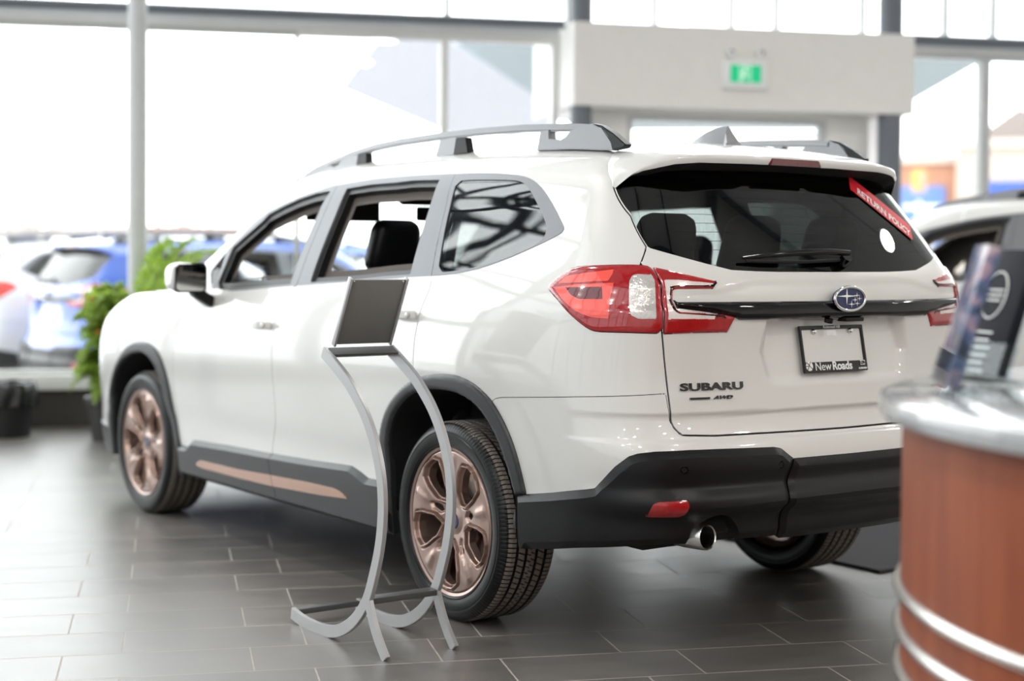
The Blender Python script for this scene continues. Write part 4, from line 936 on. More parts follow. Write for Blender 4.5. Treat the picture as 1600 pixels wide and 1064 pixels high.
def flat(nm, pts, x, y, d=.0007): return prism(nm, [(p[0]+x, p[1]+y) for p in pts], d, white_t, pf, MPf @ Matrix.Translation((0, 0, .0092)))
lg = flat('frame_logo', oval(.0165, .0165, 28), -.132, -.058)
for a, b in (((-.143, -.071), (-.126, -.043)), ((-.143, -.046), (-.119, -.069)), ((-.149, -.058), (-.133, -.058))):
    tube('logo_line', [MPf @ Vector((*a, .0105)), MPf @ Vector((*b, .0105))], .0011, blackp, lg, 6)
bm = frame(.0115, .0075, .002, .002, .0015, .0015, .0007); bmesh.ops.transform(bm, matrix=MPf @ Matrix.Translation((.131, -.0535, .0092)), verts=bm.verts); lo_ = obj('frame_logo', bm, white_t, pf)
prism('logo_star', star(-.003, .001, .007, .005), .0007, white_t, lo_, MPf @ Matrix.Translation((.131, -.0535, .0095))); prism('logo_star', star(.004, -.002, .0045, .0035), .0007, white_t, lo_, MPf @ Matrix.Translation((.131, -.0535, .0095)))
# exhaust
te = Vector((.62, .30, .14)).normalized(); c0 = Vector((-1.070, .642, .440))
ME2 = Matrix.Translation(c0) @ Vector((1, .10, -.10)).to_track_quat('Z', 'Y').to_matrix().to_4x4()
lathe('exhaust_tip', [(.034, .07), (.036, .0), (.039, -.004), (.0415, .0), (.042, .015), (.037, .09), (.030, .14)], steel, car, 40, ME2)
lathe('exhaust_bore', [(.0362, .0), (.034, .08), (0, .08)], blackp, car, 32, ME2)
boxo('silencer', -.88, -.62, .25, .60, .39, .50, blackp, car, bev=.05)
# door handles and mirrors
for s in (1, -1):
    for x0, x1, z0 in ((1.41, 1.60, 1.026), (.215, .385, 1.112)):
        xs = np.linspace(x0, x1, 9); pth = surf_side(xs, xs*0+z0); pth[:, 1] += np.array([.004, .026, .036, .040, .041, .040, .036, .026, .004]); pth[:, 1] *= s
        h = tube('door_handle', [tuple(q) for q in pth], 0, paint, car, flat=(.014, .034), bev=.006)
        e = surf_side(np.array([x0+.02]), np.array([z0+.001]))[0]
        lathe('key_cover', [(0, .0), (.010, .0), (.010, .006), (0, .007)], clear_l if s > 0 else paint, h, 16, Matrix.Translation((e[0], s*(e[1]+.036), e[2])) @ Matrix.Rotation(-s*PI/2, 4, 'X'))
    bm = bmesh.new(); box(bm, 1.985, 2.15, .985, 1.155, 1.155, 1.300, None, .045, 4)
    for v in bm.verts:
        t = (v.co.x-1.985)/.165; v.co.y = v.co.y*(1)-.02*t; v.co.z = 1.228+(v.co.z-1.228)*(1-.22*t)*(1+.10*(v.co.y-1.07)/.085); v.co.x += .05*(v.co.y-1.07)*3*0
        v.co.y *= s
    bmesh.ops.recalc_face_normals(bm, faces=bm.faces); mr = obj('door_mirror', bm, paint, car, True, 50)
    gp = [(-.072, -.052), (-.055, -.062), (.055, -.062), (.070, -.050), (.072, .045), (.060, .060), (-.050, .055), (-.070, .040)]
    MG = Matrix.Translation((1.983, s*1.069, 1.229)) @ Matrix.Rotation(s*math.radians(0), 4, 'Z') @ Matrix(((0, 0, -1, 0), (-s, 0, 0, 0), (0, 1, 0, 0), (0, 0, 0, 1)))
    prism('mirror_rim', [(a*1.12, b*1.12) for a, b in gp], .006, clad, mr, MG, bev=.002)
    prism('mirror_glass', [(a, b) for a, b in gp], .008, g_mirror, mr, MG)
    tube('mirror_stalk', [(2.07, s*.905, 1.10), (2.07, s*.96, 1.13), (2.07, s*1.02, 1.17)], 0, clad, mr, flat=(.07, .05), bev=.008)
# red strip on the rear window
L0 = np.array([(-.350, 1.618), (-.39, 1.583), (-.44, 1.540), (-.485, 1.500), (-.525, 1.465), (-.565, 1.432)]); 
def strip(t, h):
    """t along, h across (-1..1)"""
    y = np.interp(t, np.linspace(0, 1, 6), L0[:, 0]); z = np.interp(t, np.linspace(0, 1, 6), L0[:, 1]); return y-.021*h, z+.027*h
tt = np.linspace(0, 1, 24); V = []
for h in (-1, 1):
    y, z = strip(tt, h); V.append(surf_rear(y, z, .002)[0])
V = np.concatenate(V); idx = np.arange(48).reshape(2, 24); Q = np.stack([idx[0][:-1], idx[0][1:], idx[1][1:], idx[1][:-1]], -1)
stk = npmesh('window_sticker', V, Q, red_s, rw, True); stk['label'] = 'red strip with white lettering'
V, Fc = textmesh('RETURN POLICY', size=.03, ext=0, bold=.0006); w_ = V[:, 0].max()-V[:, 0].min(); t = .12+.84*(V[:, 0]-V[:, 0].min())/w_; h = -.78+V[:, 1]/.021*.80
y, z = strip(t, h); polyobj('sticker_lettering', surf_rear(y, z, .0035)[0], Fc, white_t, stk)
# cabin
def rseat(nm, x, y, z, w, back=True, hd=True, mat=leather):
    bm = bmesh.new(); box(bm, x-.02, x+.50, y-w/2, y+w/2, z, z+.16, None, .05, 4); c = obj(nm, bm, mat, car, True, 60)
    bm = bmesh.new(); box(bm, -.07, .07, -w/2, w/2, 0, .62, None, .055, 4)
    for v in bm.verts:
        if abs(v.co.y) > w/2-.07: v.co.x += .035
        v.co.y *= 1-.16*max(0, v.co.z-.35)/.27
    bmesh.ops.transform(bm, matrix=Matrix.Translation((x, y, z+.08)) @ Matrix.Rotation(math.radians(-14), 4, 'Y'), verts=bm.verts); obj('backrest', bm, mat, c, True, 60)
    if hd:
        for yy in ((y,) if w < .8 else (y-.42, y, y+.42)):
            bm = bmesh.new(); box(bm, -.055, .055, -.135, .135, 0, .235, None, .05, 5)
            for v in bm.verts: v.co.y *= 1-.22*(v.co.z/.235)**2; v.co.x -= .02*(v.co.z/.235)
            bmesh.ops.transform(bm, matrix=Matrix.Translation((x-.165, yy, z+.70)) @ Matrix.Rotation(math.radians(-8), 4, 'Y'), verts=bm.verts)
            hr = obj('headrest', bm, mat, c, True, 60)
            for sy in (-.05, .05): tube('headrest_post', [(x-.16, yy+sy, z+.60), (x-.168, yy+sy, z+.73)], .006, chrome, hr, 8)
    return c
for yy in (.40, -.40): rseat('front_seat', 1.40, yy*1.1, .565, .52)
for yy in (.42, -.42): rseat('middle_seat', .42, yy, .50, .52)
rseat('rear_bench', -.40, 0, .56, 1.15)
# dashboard and wheel
V, Fq, n_ = tubev([(1.93, .80, 1.04), (1.95, .40, 1.08), (1.96, 0, 1.06), (1.95, -.40, 1.08), (1.93, -.80, 1.04)], .13, 16); bm = bmesh.new(); vs = [bm.verts.new(v) for v in V]
for q in Fq: bm.faces.new([vs[i] for i in q])
bmesh.ops.recalc_face_normals(bm, faces=bm.faces); dsh = obj('dashboard', bm, leather, car, True)
boxo('screen', 1.84, 1.87, -.13, .13, 1.04, 1.20, pianob, dsh, bev=.01)
MS = Matrix.Translation((1.66, .40, 1.03)) @ Matrix.Rotation(math.radians(-65), 4, 'Y')
V, Fq, n_ = tubev([Vector((.185*math.cos(2*PI*k/40), .185*math.sin(2*PI*k/40), 0)) for k in range(40)], .016, 10, True); bm = bmesh.new(); vs = [bm.verts.new(MS @ v) for v in V]
for q in Fq: bm.faces.new([vs[i] for i in q])
bmesh.ops.recalc_face_normals(bm, faces=bm.faces); sw = obj('steering_wheel', bm, leather, car, True)
lathe('wheel_boss', [(0, -.02), (.07, -.02), (.06, .03), (0, .035)], leather, sw, 24, MS)
for a in (0, PI, -PI/2): tube('wheel_spoke', [MS @ Vector((.05*math.sin(a), .05*math.cos(a), 0)), MS @ Vector((.18*math.sin(a), .18*math.cos(a), 0))], .014, leather, sw, 8)
boxo('interior_mirror', 1.50, 1.53, -.13, .13, 1.50, 1.57, blackp, car, bev=.01)
boxo('camera_housing', 1.55, 1.70, -.13, .13, 1.58, 1.66, blackp, car, bev=.02)

for yy in (.36, -.36): boxo('sun_visor', 1.80, 1.82, yy-.20, yy+.20, 1.50, 1.655, liner_m, car, bev=.008)
# ------------------------------------------------------------------ outside the glass
m_lot = P('pale_wet_asphalt', (.40, .40, .41), .6, noise=(.6, .25)); m_snow = P('snow', (.85, .86, .88), .8)
o = rbx('ground', -120, 120, V1+.26, 160, -.6, -.26, m_lot); o['kind'] = 'structure'
def CW(px, Z, z):
    """world point on the sight line bearing of column px at range Z, height z"""
    X = (px-800)/2432.74*Z; return Vector((CAM[0]+X*-.5801+Z*.8146, CAM[1]+X*-.8146+Z*-.5801, z))
m_far = P('far_treeline', (.27, .24, .225), .9, noise=(.5, .5)); m_fb = P('far_buildings', (.30, .22, .20), .9, noise=(.3, .2))
def ridge(name, mat, x0, x1, Z, h0, h1, n, label, cat, seed, thick=3.0):
    rnd = random.Random(seed); bm = bmesh.new(); fr = []; 
    for i in range(n+1):
        p_ = CW(x0+(x1-x0)*i/n, Z, 0); q_ = CW(x0+(x1-x0)*i/n, Z+thick, 0); h = h0+(h1-h0)*rnd.random()
        fr.append([bm.verts.new((p_.x, p_.y, -.3)), bm.verts.new((p_.x, p_.y, h*.8)), bm.verts.new(((p_.x+q_.x)/2, (p_.y+q_.y)/2, h)), bm.verts.new((q_.x, q_.y, -.3))])
    for a, b in zip(fr, fr[1:]):
        for k in range(3): bm.faces.new((a[k], b[k], b[k+1], a[k+1]))
    bm.faces.new(fr[0]); bm.faces.new(fr[-1][::-1]); bmesh.ops.recalc_face_normals(bm, faces=bm.faces)
    return tag(obj(name, bm, mat, None, True), label, cat)
tag(ridge('treeline', m_far, -120, 330, 95, 2.9, 3.6, 90, None, None, 3), kind='stuff', label='brown bare treeline far across the parking lot at left', cat='trees')
fb = CW(318, 70, 0); b_ = empty('far_building', (fb.x, fb.y, -.26), RA, label='pinkish low building far beyond the parking lot behind the column', cat='building')
boxo('wall', -3.2, 3.2, 0, 5, 0, 2.7, m_fb, b_); boxo('roof', -3.3, 3.3, -.2, 5.2, 2.7, 2.9, m_fb, b_)
for k in range(4): boxo('window', -2.6+1.5*k, -1.8+1.5*k, -.03, .0, .9, 1.9, P('far_window', (.12, .13, .14), .2) if 'far_window' not in MATS else MATS['far_window'], b_)
# small evergreen
eg = CW(22, 60, -.26); t_ = empty('evergreen_tree', eg, 0, label='small dark green conifer far out at the left edge of the lot', cat='tree')
lathe('crown', [(1.0, .5), (.72, 1.0), (.78, 1.0), (.45, 1.5), (.5, 1.5), (0, 2.3)], P('conifer_green', (.03, .07, .035), .9, noise=(6, .5)), t_, 14); lathe('trunk', [(.1, 0), (.08, .6)], m_far, t_, 8)
# brick shop at right
m_brick = bpy.data.materials.new('orange_brick'); m_brick.use_nodes = True; n = m_brick.node_tree; b = n.nodes['Principled BSDF']; bt_ = n.nodes.new('ShaderNodeTexBrick')
bt_.inputs['Color1'].default_value = (.34, .15, .085, 1); bt_.inputs['Color2'].default_value = (.40, .19, .11, 1); bt_.inputs['Mortar'].default_value = (.4, .33, .28, 1); bt_.inputs['Scale'].default_value = 4
tcn = n.nodes.new('ShaderNodeTexCoord'); n.links.new(tcn.outputs['Object'], bt_.inputs['Vector']); n.links.new(bt_.outputs['Color'], b.inputs['Base Color']); b.inputs['Roughness'].default_value = .9
c0 = CW(1492, 60, 0); bd = empty('brick_building', (c0.x, c0.y, -.26), YAW-PI/2-.35, label='orange brick shop building beyond the glass at far right, with blue signs', cat='building')
m_blue = P('blue_sign', (.02, .07, .34), .5); m_gable = P('roof_shingle', (.20, .17, .16), .9); m_cor = P('pale_cornice', (.5, .42, .36), .8); m_red = P('red_disc', (.6, .03, .04), .5); m_wh = P('sign_white', (.8, .8, .8), .5)
boxo('wall', 0, 12, 0, 9, 0, 5.9, m_brick, bd); boxo('wall', -2.6, 0, 1.2, 9, 0, 5.4, m_brick, bd)
boxo('cornice', -.15, 12.2, -.2, 9, 5.9, 6.2, m_cor, bd); boxo('cornice', -2.75, 0, 1.0, 9, 5.4, 5.7, m_cor, bd)
prism('gable_roof', [(.4, 6.2), (2.2, 7.5), (6, 6.2)], 3, m_gable, bd, Matrix.Translation((0, 4, 0)) @ Matrix.Rotation(PI/2, 4, 'X'))
sg = boxo('fascia_sign', 1.0, 5.6, -.12, 0, 3.2, 4.6, m_blue, bd); boxo('sign_lettering', 1.6, 3.0, -.15, -.12, 3.7, 4.1, m_wh, sg)
lathe('sign_disc', [(0, 0), (.62, 0), (.62, .06), (0, .06)], m_red, sg, 32, Matrix.Translation((4.0, -.10, 3.9)) @ Matrix.Rotation(PI/2, 4, 'X')); lathe('disc_centre', [(0, 0), (.3, 0), (.3, .04), (0, .04)], m_wh, sg, 32, Matrix.Translation((4.0, -.16, 3.9)) @ Matrix.Rotation(PI/2, 4, 'X'))
s2 = boxo('window_sign', -2.2, -.5, 1.08, 1.2, 1.6, 4.5, P('pale_blue_sign', (.08, .16, .42), .5), bd)
for k in range(3): boxo('window_bar', -2.1, -.6, 1.05, 1.08, 2.0+.8*k, 2.15+.8*k, m_wh, s2)
tag(rbx('street_sign', 0, 1.6, 0, .04, 3.2, 3.5, P('street_green', (.03, .28, .16), .5)), 'small green street name board out in front of the brick shop', 'sign'); so = bpy.data.objects['street_sign']; so.location = CW(1458, 52, -.5); 
tube('sign_post', [(1.6, .02, .2), (1.6, .02, 3.6)], .05, m_pole, so)
yl = empty('traffic_light', CW(1434, 50, -.26), RA, label='yellow traffic light left of the brick shop', cat='traffic light')
boxo('light_housing', -.18, .18, -.15, .15, 3.75, 4.45, P('signal_yellow', (.5, .30, .02), .5), yl, bev=.03); tube('post', [(0, 0, 0), (0, 0, 3.5)], .06, m_pole, yl)
for k in range(3): lathe('signal_lens', [(0, 0), (.1, 0), (.1, .05), (0, .05)], m_far, yl, 16, Matrix.Translation((0, -.15, 3.9+.2*k)) @ Matrix.Rotation(PI/2, 4, 'X'))
# slanted entrance awning outside
m_lav = P('pale_awning_panel', (.62, .61, .66), .7); m_teal = P('blue_grey_soffit', (.36, .40, .42), .5)
def slab(name, pts, Z, th, mat, parent=None):
    """flat slab facing the lot's kerb: bearing/height corners at one range, with thickness"""
    P3 = []
    for x, y in pts:
        w_ = CW(x, Z, 0); w_.z = CAM[2]-(y-402-(x-800)*.00667)/2432.74*Z; P3.append(w_)
    bm = bmesh.new(); f = Vector((.8146, -.5801, 0))*th; a = [bm.verts.new(q) for q in P3]; b = [bm.verts.new(q+f) for q in P3]; n = len(a)
    bm.faces.new(a); bm.faces.new(b[::-1])
    for i in range(n): bm.faces.new((a[i], a[(i+1) % n], b[(i+1) % n], b[i]))
    bmesh.ops.recalc_face_normals(bm, faces=bm.faces); return obj(name, bm, mat, parent)
aw = slab('entrance_awning', [(655, 30), (1545, 60), (1545, 88), (1420, 160), (1300, 200), (900, 200), (862, 170)], 17.4, .30, m_teal)
tag(aw, 'slanted blue-grey entrance awning outside above the glass facade', 'awning'); slab('awning_fascia', [(533, 136), (612, 35), (652, 35), (866, 172), (866, 200), (800, 212), (700, 206)], 17.0, .35, m_lav, aw)['label'] = 'pale lavender slanted fascia'
# parked cars outside and the white car beside the main one (same body)
bluep = P('bright_blue_paint', (.03, .10, .46), .3, 0, 1, .03); silv = P('silver_wheel', (.45, .45, .46), .35, .7)
def carcopy(loc, rz, label, mm=None):
    c = copy_tree(car, None, mm, ('window_sticker', 'number_plate_frame', 'badge_lettering')); c.location = loc; c.rotation_euler = (0, 0, rz); c['label'] = label; return c
def park(px, Z, hx, hz, zz, label, mm):
    r = CW(px, Z, zz); h = Vector((hx*-.5801+hz*.8146, hx*-.8146+hz*-.5801, 0)).normalized(); r += h*1.04; r.z = zz
    return carcopy(r, math.atan2(h.y, h.x), label, mm)
carcopy((.68, -5.55, 0), math.radians(20), 'second white SUV parked on the far side of the main one, at the right edge', {'bronze_wheel_paint': silv, 'copper_insert': clad})
mb = {'pearl_white_paint': bluep, 'bronze_wheel_paint': silv, 'copper_insert': clad}
park(72, 15.3, .80, .60, -.26, 'bright blue SUV parked outside the glass, its tail towards the room', mb)
park(-75, 17.2, .86, .51, -.26, 'white SUV parked outside at the far left, beyond the blue tail', {'bronze_wheel_paint': silv, 'copper_insert': clad})
park(300, 22.5, .80, .60, -.26, 'blue SUV parked outside behind the bonnet of the white car', mb)
# ------------------------------------------------------------------ plant
pc = CW(182, 11.2, 0); pl_ = empty('potted_fern', pc, 0, label='bushy green fern with small orange flowers in front of the glass, behind the front wing', cat='plant')
lathe('pot', [(0, 0), (.17, 0), (.21, .26), (.225, .27), (.225, .31), (.19, .31), (.18, .27), (0, .27)], P('dark_pot', (.03, .028, .027), .5), pl_, 32)
rnd = random.Random(5); LV = []; LF = []; SV = []; SF = []
def leaflet(p, d, l, w_):
    d = d.normalized(); s = d.cross(Vector((rnd.uniform(-1, 1), rnd.uniform(-1, 1), rnd.uniform(-.2, 1)))).normalized()*w_; k = len(LV); up = d.cross(s).normalized()*w_*.4
    LV.extend([p, p+d*l*.45+s+up, p+d*l, p+d*l*.45-s+up]); LF.append((k, k+1, k+2, k+3))
def frond(base, az, reach, rise, droop, nl=34):
    pts = []
    for i in range(nl+1):
        t = i/nl; r = reach*t; z = base.z+rise*math.sin(min(1, t*1.15)*PI*.5)-droop*t*t*t; pts.append(Vector((base.x+r*math.cos(az), base.y+r*math.sin(az), z)))
    k = len(SV)
    for q in pts:
        for a in range(3): SV.append(q+Vector((math.cos(a*2.1), math.sin(a*2.1), .3*a-.3))*.0035)
    for i in range(nl):
        for a in range(3): SF.append((k+3*i+a, k+3*i+(a+1) % 3, k+3*i+3+(a+1) % 3, k+3*i+3+a))
    for i in range(4, nl):
        d = (pts[i+1]-pts[i]).normalized(); t = i/nl; L = .085*math.sin(PI*min(1, t*.9+.12))+.02
        for s in (-1, 1):
            sd = d.cross(Vector((0, 0, 1))).normalized()*s
            for _ in range(2): leaflet(pts[i]+d*rnd.uniform(-.01, .01), sd+d*rnd.uniform(.2, .9)+Vector((0, 0, rnd.uniform(-.5, .4))), L*rnd.uniform(.7, 1.1), L*.21)
for i in range(72):
    hgt = rnd.uniform(.26, 1.22); frond(Vector((rnd.uniform(-.05, .05), rnd.uniform(-.05, .05), hgt*.75+.05)), rnd.uniform(0, 2*PI), rnd.uniform(.20, .36), rnd.uniform(.05, .24), rnd.uniform(.05, .30))
for i in range(12): frond(Vector((0, 0, .4)), rnd.uniform(-2.8, -1.0), rnd.uniform(.35, .95), rnd.uniform(.75, 1.08), rnd.uniform(0, .1))
m_leaf = P('fern_green', (.30, .42, .08), .55, noise=(9, .45)); nb = m_leaf.node_tree; bs = nb.nodes['Principled BSDF']; tl_ = nb.nodes.new('ShaderNodeBsdfTranslucent'); tl_.inputs[0].default_value = (.50, .70, .10, 1)
mxs = nb.nodes.new('ShaderNodeMixShader'); mxs.inputs[0].default_value = .4; nb.links.new(bs.outputs[0], mxs.inputs[1]); nb.links.new(tl_.outputs[0], mxs.inputs[2]); nb.links.new(mxs.outputs[0], nb.nodes['Material Output'].inputs[0])
polyobj('foliage', LV, LF, m_leaf, pl_); polyobj('stems', SV, SF, P('fern_stem', (.10, .14, .03), .6), pl_)
tube('trunk', [(0, 0, .26), (.01, .01, .7), (0, 0, 1.1)], .018, MATS['fern_stem'], pl_)
m_or = P('orange_petals', (.75, .16, .03), .6)
for px_, zz in ((142, 1.02), (152, .79), (146, 1.12), (178, .9)):
    q = CW(px_, 10.85, zz)-Vector(pc); q.z = zz; bm = bmesh.new()
    for k in range(6):
        a = k*PI/3; c_ = Vector((math.cos(a)*.014, math.sin(a)*.014, .004)); vs = [bm.verts.new(q+c_*.2), bm.verts.new(q+c_+Vector((-math.sin(a), math.cos(a), .3))*.009), bm.verts.new(q+c_*2+Vector((0, 0, .006))), bm.verts.new(q+c_-Vector((-math.sin(a), math.cos(a), -.3))*.009)]; bm.faces.new(vs)
    bmesh.ops.create_icosphere(bm, subdivisions=2, radius=.011, matrix=Matrix.Translation(q)); obj('flower', bm, m_or, pl_)
# ------------------------------------------------------------------ waste bin with a bag
bp_ = CW(8, 11.35, 0); bn = empty('waste_bin', bp_, 0, label='black round waste bin with an overhanging bin bag by the knee wall at left', cat='bin')
lathe('bin_body', [(0, 0), (.17, 0), (.20, .36), (.19, .36), (.165, .02), (0, .02)], P('black_bin_plastic', (.004, .004, .005), .5), bn, 40)
bm = bmesh.new(); nb_ = 72; rings = []
for j, (r, z) in enumerate(((.165, .25), (.188, .37), (.200, .395), (.212, .385), (.220, .34), (.222, .28), (.226, .225))):
    rings.append([bm.verts.new(((r+(.010*math.sin(k*.9+j)+.006*math.sin(k*2.3+2*j))*(j > 1))*math.cos(2*PI*k/nb_), (r+(.010*math.sin(k*.9+j)+.006*math.sin(k*2.3+2*j))*(j > 1))*math.sin(2*PI*k/nb_), z+(.014*math.sin(k*1.1) if j == 6 else .006*math.sin(k*.7)))) for k in range(nb_)])
for a, b in zip(rings, rings[1:]):
    for k in range(nb_): bm.faces.new((a[k], a[(k+1) % nb_], b[(k+1) % nb_], b[k]))
obj('bin_bag', bm, P('bin_bag_film', (.005, .005, .006), .25), bn, True)
# ------------------------------------------------------------------ floor mat
mt = prism('floor_mat', [(-.308, -1.05), (.85, -1.05), (1.0, -1.20), (1.0, -2.0), (.85, -2.15), (-.16, -2.15), (-.308, -2.0)], .012, P('charcoal_carpet', (.018, .017, .02), .95, noise=(180, .6), bump=(500, .6, .003)), None, Matrix.Translation((0, 0, .001)), auto=30)
tag(mt, 'charcoal carpet mat on the tiles beyond the right rear wheel', 'mat')
tube('mat_edge', [(-.300, -1.056, .012), (.85, -1.056, .012), (.994, -1.20, .012), (.994, -2.0, .012), (.85, -2.144, .012), (-.16, -2.144, .012), (-.302, -2.0, .012)], .006, blackp, mt, 6, closed=True)
# ------------------------------------------------------------------ steel information stand
m_st = P('brushed_silver_bar', (.50, .50, .51), .36, .55); m_dk = P('dark_grey_panel', (.19, .186, .178), .6, .3, noise=(300, .05), bump=(600, .1)); m_dk2 = P('grey_crossbar', (.10, .10, .10), .45, .3)
st_ = empty('information_stand', (0, 1.275, 0), 0, label='curved brushed-steel information stand with a blank grey panel, beside the rear wheel', cat='stand')
prf = [(.072, .996), (.018, .970), (-.037, .940), (-.095, .908), (-.148, .868), (-.215, .808), (-.270, .735), (-.305, .665), (-.328, .595), (-.337, .515), (-.332, .437), (-.315, .358), (-.287, .283), (-.248, .192), (-.205, .138), (-.150, .090), (-.085, .052), (-.010, .026), (.065, .017), (.135, .015), (.22, .019), (.300, .034)]
def smooth_open(p, it=2):
    for _ in range(it):
        q = [p[0]]
        for a, b in zip(p, p[1:]): q += [(a[0]*.75+b[0]*.25, a[1]*.75+b[1]*.25), (a[0]*.25+b[0]*.75, a[1]*.25+b[1]*.75)]
        p = q+[p[-1]]
    return p
prs = smooth_open(prf)
for yy in (.135, -.135):
    lg_ = tube('curved_leg', [(x, yy, z) for x, z in prs], 0, m_st, st_, up=(0, 1, 0), flat=(.043, .016), bev=.0015)
    tube('foot_bar', [(x, yy, z) for x, z in smooth_open([(-.243, .185), (-.262, .140), (-.298, .075), (-.362, .003)])], 0, m_st, st_, up=(0, 1, 0), flat=(.038, .0158), bev=.0015)
for x, z, tl, w_ in ((.290, .040, .10, .040), (-.240, .178, .0, .040), (.066, .990, .35, .052)):
    boxo('crossbar', -w_/2, w_/2, -.128, .128, -.010, .010, m_dk2, st_, bev=.0015, M=Matrix.Translation((x, 0, z)) @ Matrix.Rotation(tl-.1, 4, 'Y'))
pn = Vector((-.135, 0, .262)); ang = math.atan2(-.130, .260)
MP2 = Matrix.Translation((.048, 0, 1.005)) @ Matrix.Rotation(ang, 4, 'Y')
pp_ = boxo('display_panel', -.003, .003, -.110, .110, .022, .275, m_dk, st_, bev=.001, M=MP2)
for yy in (-.113, .113): boxo('panel_channel', -.010, .012, yy-.004, yy+.004, .016, .282, m_st, pp_, M=MP2, bev=.001)
boxo('panel_tray', -.045, .004, -.130, .130, -.002, .006, m_dk2, pp_, M=MP2)
for yy in (-.098, .098): lathe('panel_screw', [(0, 0), (.004, 0), (.003, .002), (0, .0025)], chrome, pp_, 12, MP2 @ Matrix.Translation((-.003, yy, .27)) @ Matrix.Rotation(-PI/2, 4, 'Y'))
# ------------------------------------------------------------------ reception counter
def woodmat():
    m = bpy.data.materials.new('cherry_veneer'); m.use_nodes = True; n = m.node_tree; b = n.nodes['Principled BSDF']; t = n.nodes.new('ShaderNodeTexCoord'); mp = n.nodes.new('ShaderNodeMapping'); mp.inputs['Scale'].default_value = (9, 9, .8)
    nz = n.nodes.new('ShaderNodeTexNoise'); nz.inputs['Scale'].default_value = 2.2; nz.inputs['Detail'].default_value = 6; nz.inputs['Distortion'].default_value = .6
    r = n.nodes.new('ShaderNodeValToRGB'); r.color_ramp.elements[0].position = .3; r.color_ramp.elements[1].position = .72; r.color_ramp.elements[0].color = (.20, .043, .014, 1); r.color_ramp.elements[1].color = (.31, .082, .030, 1)
    n.links.new(t.outputs['Object'], mp.inputs[0]); n.links.new(mp.outputs[0], nz.inputs['Vector']); n.links.new(nz.outputs['Fac'], r.inputs[0]); n.links.new(r.outputs[0], b.inputs['Base Color']); b.inputs['Roughness'].default_value = .5; b.inputs['Specular IOR Level'].default_value = .3; return m
CC = Vector((-3.423, .719, 0)); ct = empty('reception_counter', CC, 0, label='round cherry-wood counter with steel bands and a pale grey top, at right foreground', cat='counter')
lathe('counter_body', [(1.0, .0), (1.10, .0), (1.10, .10), (1.14, .10), (1.14, 1.005), (1.0, 1.005)], woodmat(), ct, 160, auto=30)
lathe('worktop', [(0, 1.006), (1.165, 1.006), (1.186, 1.014), (1.192, 1.033), (1.186, 1.052), (1.165, 1.060), (0, 1.060)], P('pale_grey_worktop', (.36, .37, .38), .16, noise=(60, .25), coat=.5), ct, 160, auto=50)
for z in (.655, .572, .49): lathe('steel_band', [(1.141, z-.012), (1.152, z-.009), (1.156, z), (1.152, z+.009), (1.141, z+.012)], steel, ct, 160, auto=60)
# leaflet holders on the counter
m_acr = glassmat('acrylic', (.90, .93, .94), 1.3); 
def leafmat(name, cols, scale, dist):
    m = bpy.data.materials.new(name); m.use_nodes = True; n = m.node_tree; b = n.nodes['Principled BSDF']; t = n.nodes.new('ShaderNodeTexCoord'); nz = n.nodes.new('ShaderNodeTexNoise'); nz.inputs['Scale'].default_value = scale; nz.inputs['Distortion'].default_value = dist; nz.inputs['Detail'].default_value = 2
    r = n.nodes.new('ShaderNodeValToRGB'); r.color_ramp.elements[0].position = .35; r.color_ramp.elements[0].color = (*cols[0], 1); r.color_ramp.elements[1].position = .68; r.color_ramp.elements[1].color = (*cols[-1], 1)
    for k, c in enumerate(cols[1:-1]): e = r.color_ramp.elements.new(.35+.33*(k+1)/(len(cols)-1)); e.color = (*c, 1)
    n.links.new(t.outputs['Object'], nz.inputs['Vector']); n.links.new(nz.outputs['Fac'], r.inputs[0]); n.links.new(r.outputs[0], b.inputs['Base Color']); b.inputs['Roughness'].default_value = .25; return m
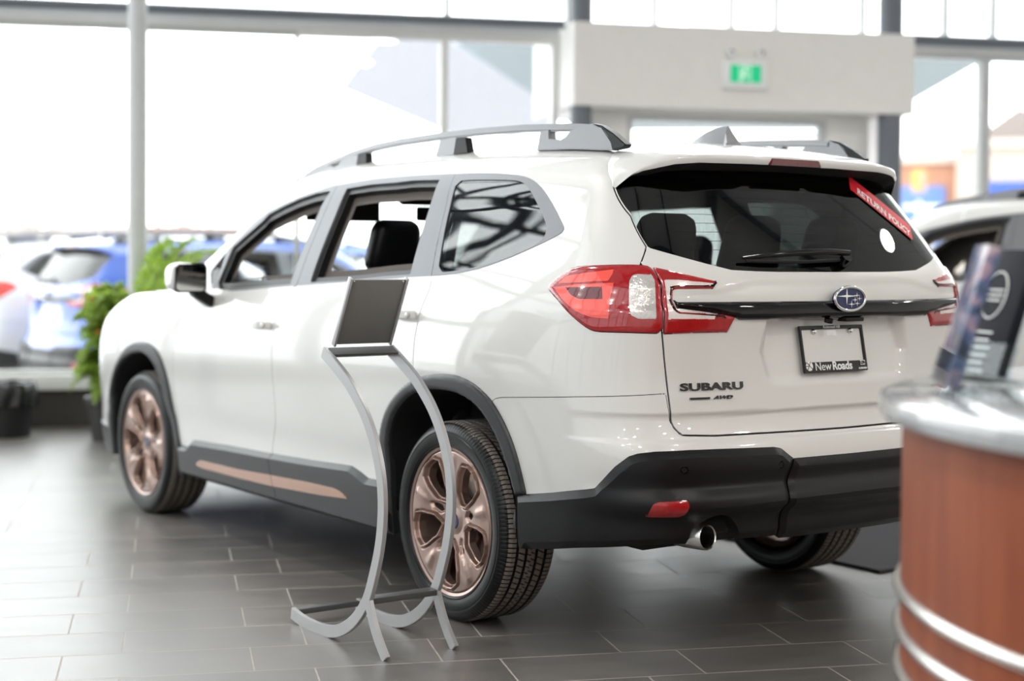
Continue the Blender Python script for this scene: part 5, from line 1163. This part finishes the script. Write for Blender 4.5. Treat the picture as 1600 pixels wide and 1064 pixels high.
def holder(loc, yaw, lean, w_, h, mat, label, dark=False):
    t = empty('leaflet_holder', loc, yaw, label=label, cat='leaflet holder')
    M_ = Matrix.Translation((0, 0, .012)) @ Matrix.Rotation(lean, 4, 'X')
    boxo('back_sheet', -w_/2, w_/2, .014, .017, 0, h, m_acr, t, M=M_); boxo('front_sheet', -w_/2, w_/2, -.017, -.014, 0, h*.25, m_acr, t, M=M_)
    boxo('base', -w_/2, w_/2, -.06, .06, 0, .004, m_acr, t); 
    for s in (-1, 1): boxo('side_sheet', s*w_/2-.0015, s*w_/2+.0015, -.017, .017, 0, h*.25, m_acr, t, M=M_)
    card = boxo('leaflets', -w_/2+.006, w_/2-.006, -.012, .012, .003, h-.005, mat, t, M=M_, bev=.001)
    if dark:
        MC = M_ @ Matrix.Translation((0, -.0135, h*.62)) @ Matrix.Rotation(PI/2, 4, 'X'); V, Fq, n_ = tubev([Vector((.045*math.cos(2*PI*k/32), .055*math.sin(2*PI*k/32), 0)) for k in range(32)], .0022, 6, True)
        bm = bmesh.new(); vs = [bm.verts.new(MC @ v) for v in V]
        for q in Fq: bm.faces.new([vs[i] for i in q])
        obj('printed_ring', bm, white_t, card)
        for k, (a, b) in enumerate(((.030, .012), (.032, .0), (.026, -.012))): boxo('printed_line', -a, a, -.0006, .0006, b-.0018, b+.0018, white_t, card, M=MC @ Matrix.Rotation(-PI/2, 4, 'X'))
        for k in range(6): boxo('printed_line', -.04+.006*(k % 3), .04-.006*((k+1) % 3), -.0138, -.0128, h*.32-.018*k, h*.32-.018*k+.004, white_t, card, M=M_)
    return t
vd = lambda P_: math.atan2(P_[1]-CAM[1], P_[0]-CAM[0])
p1 = Vector((-2.656, 1.448, 1.061)); holder(p1, vd(p1)+.13+PI, math.radians(-16), .20, .305, leafmat('colour_leaflet', [(.02, .03, .06), (.08, .12, .25), (.35, .22, .25), (.5, .55, .6)], 14, 1.5), 'tall leaning leaflet holder seen nearly edge on, nearest the counter rim')
p2 = Vector((-2.490, 1.132, 1.061)); holder(p2, vd(p2)+.55+PI, math.radians(-18), .21, .30, P('black_leaflet', (.006, .007, .012), .6, 0, 0, spec=.15), 'black leaflet holder with a ring emblem, right of the leaning one', True)
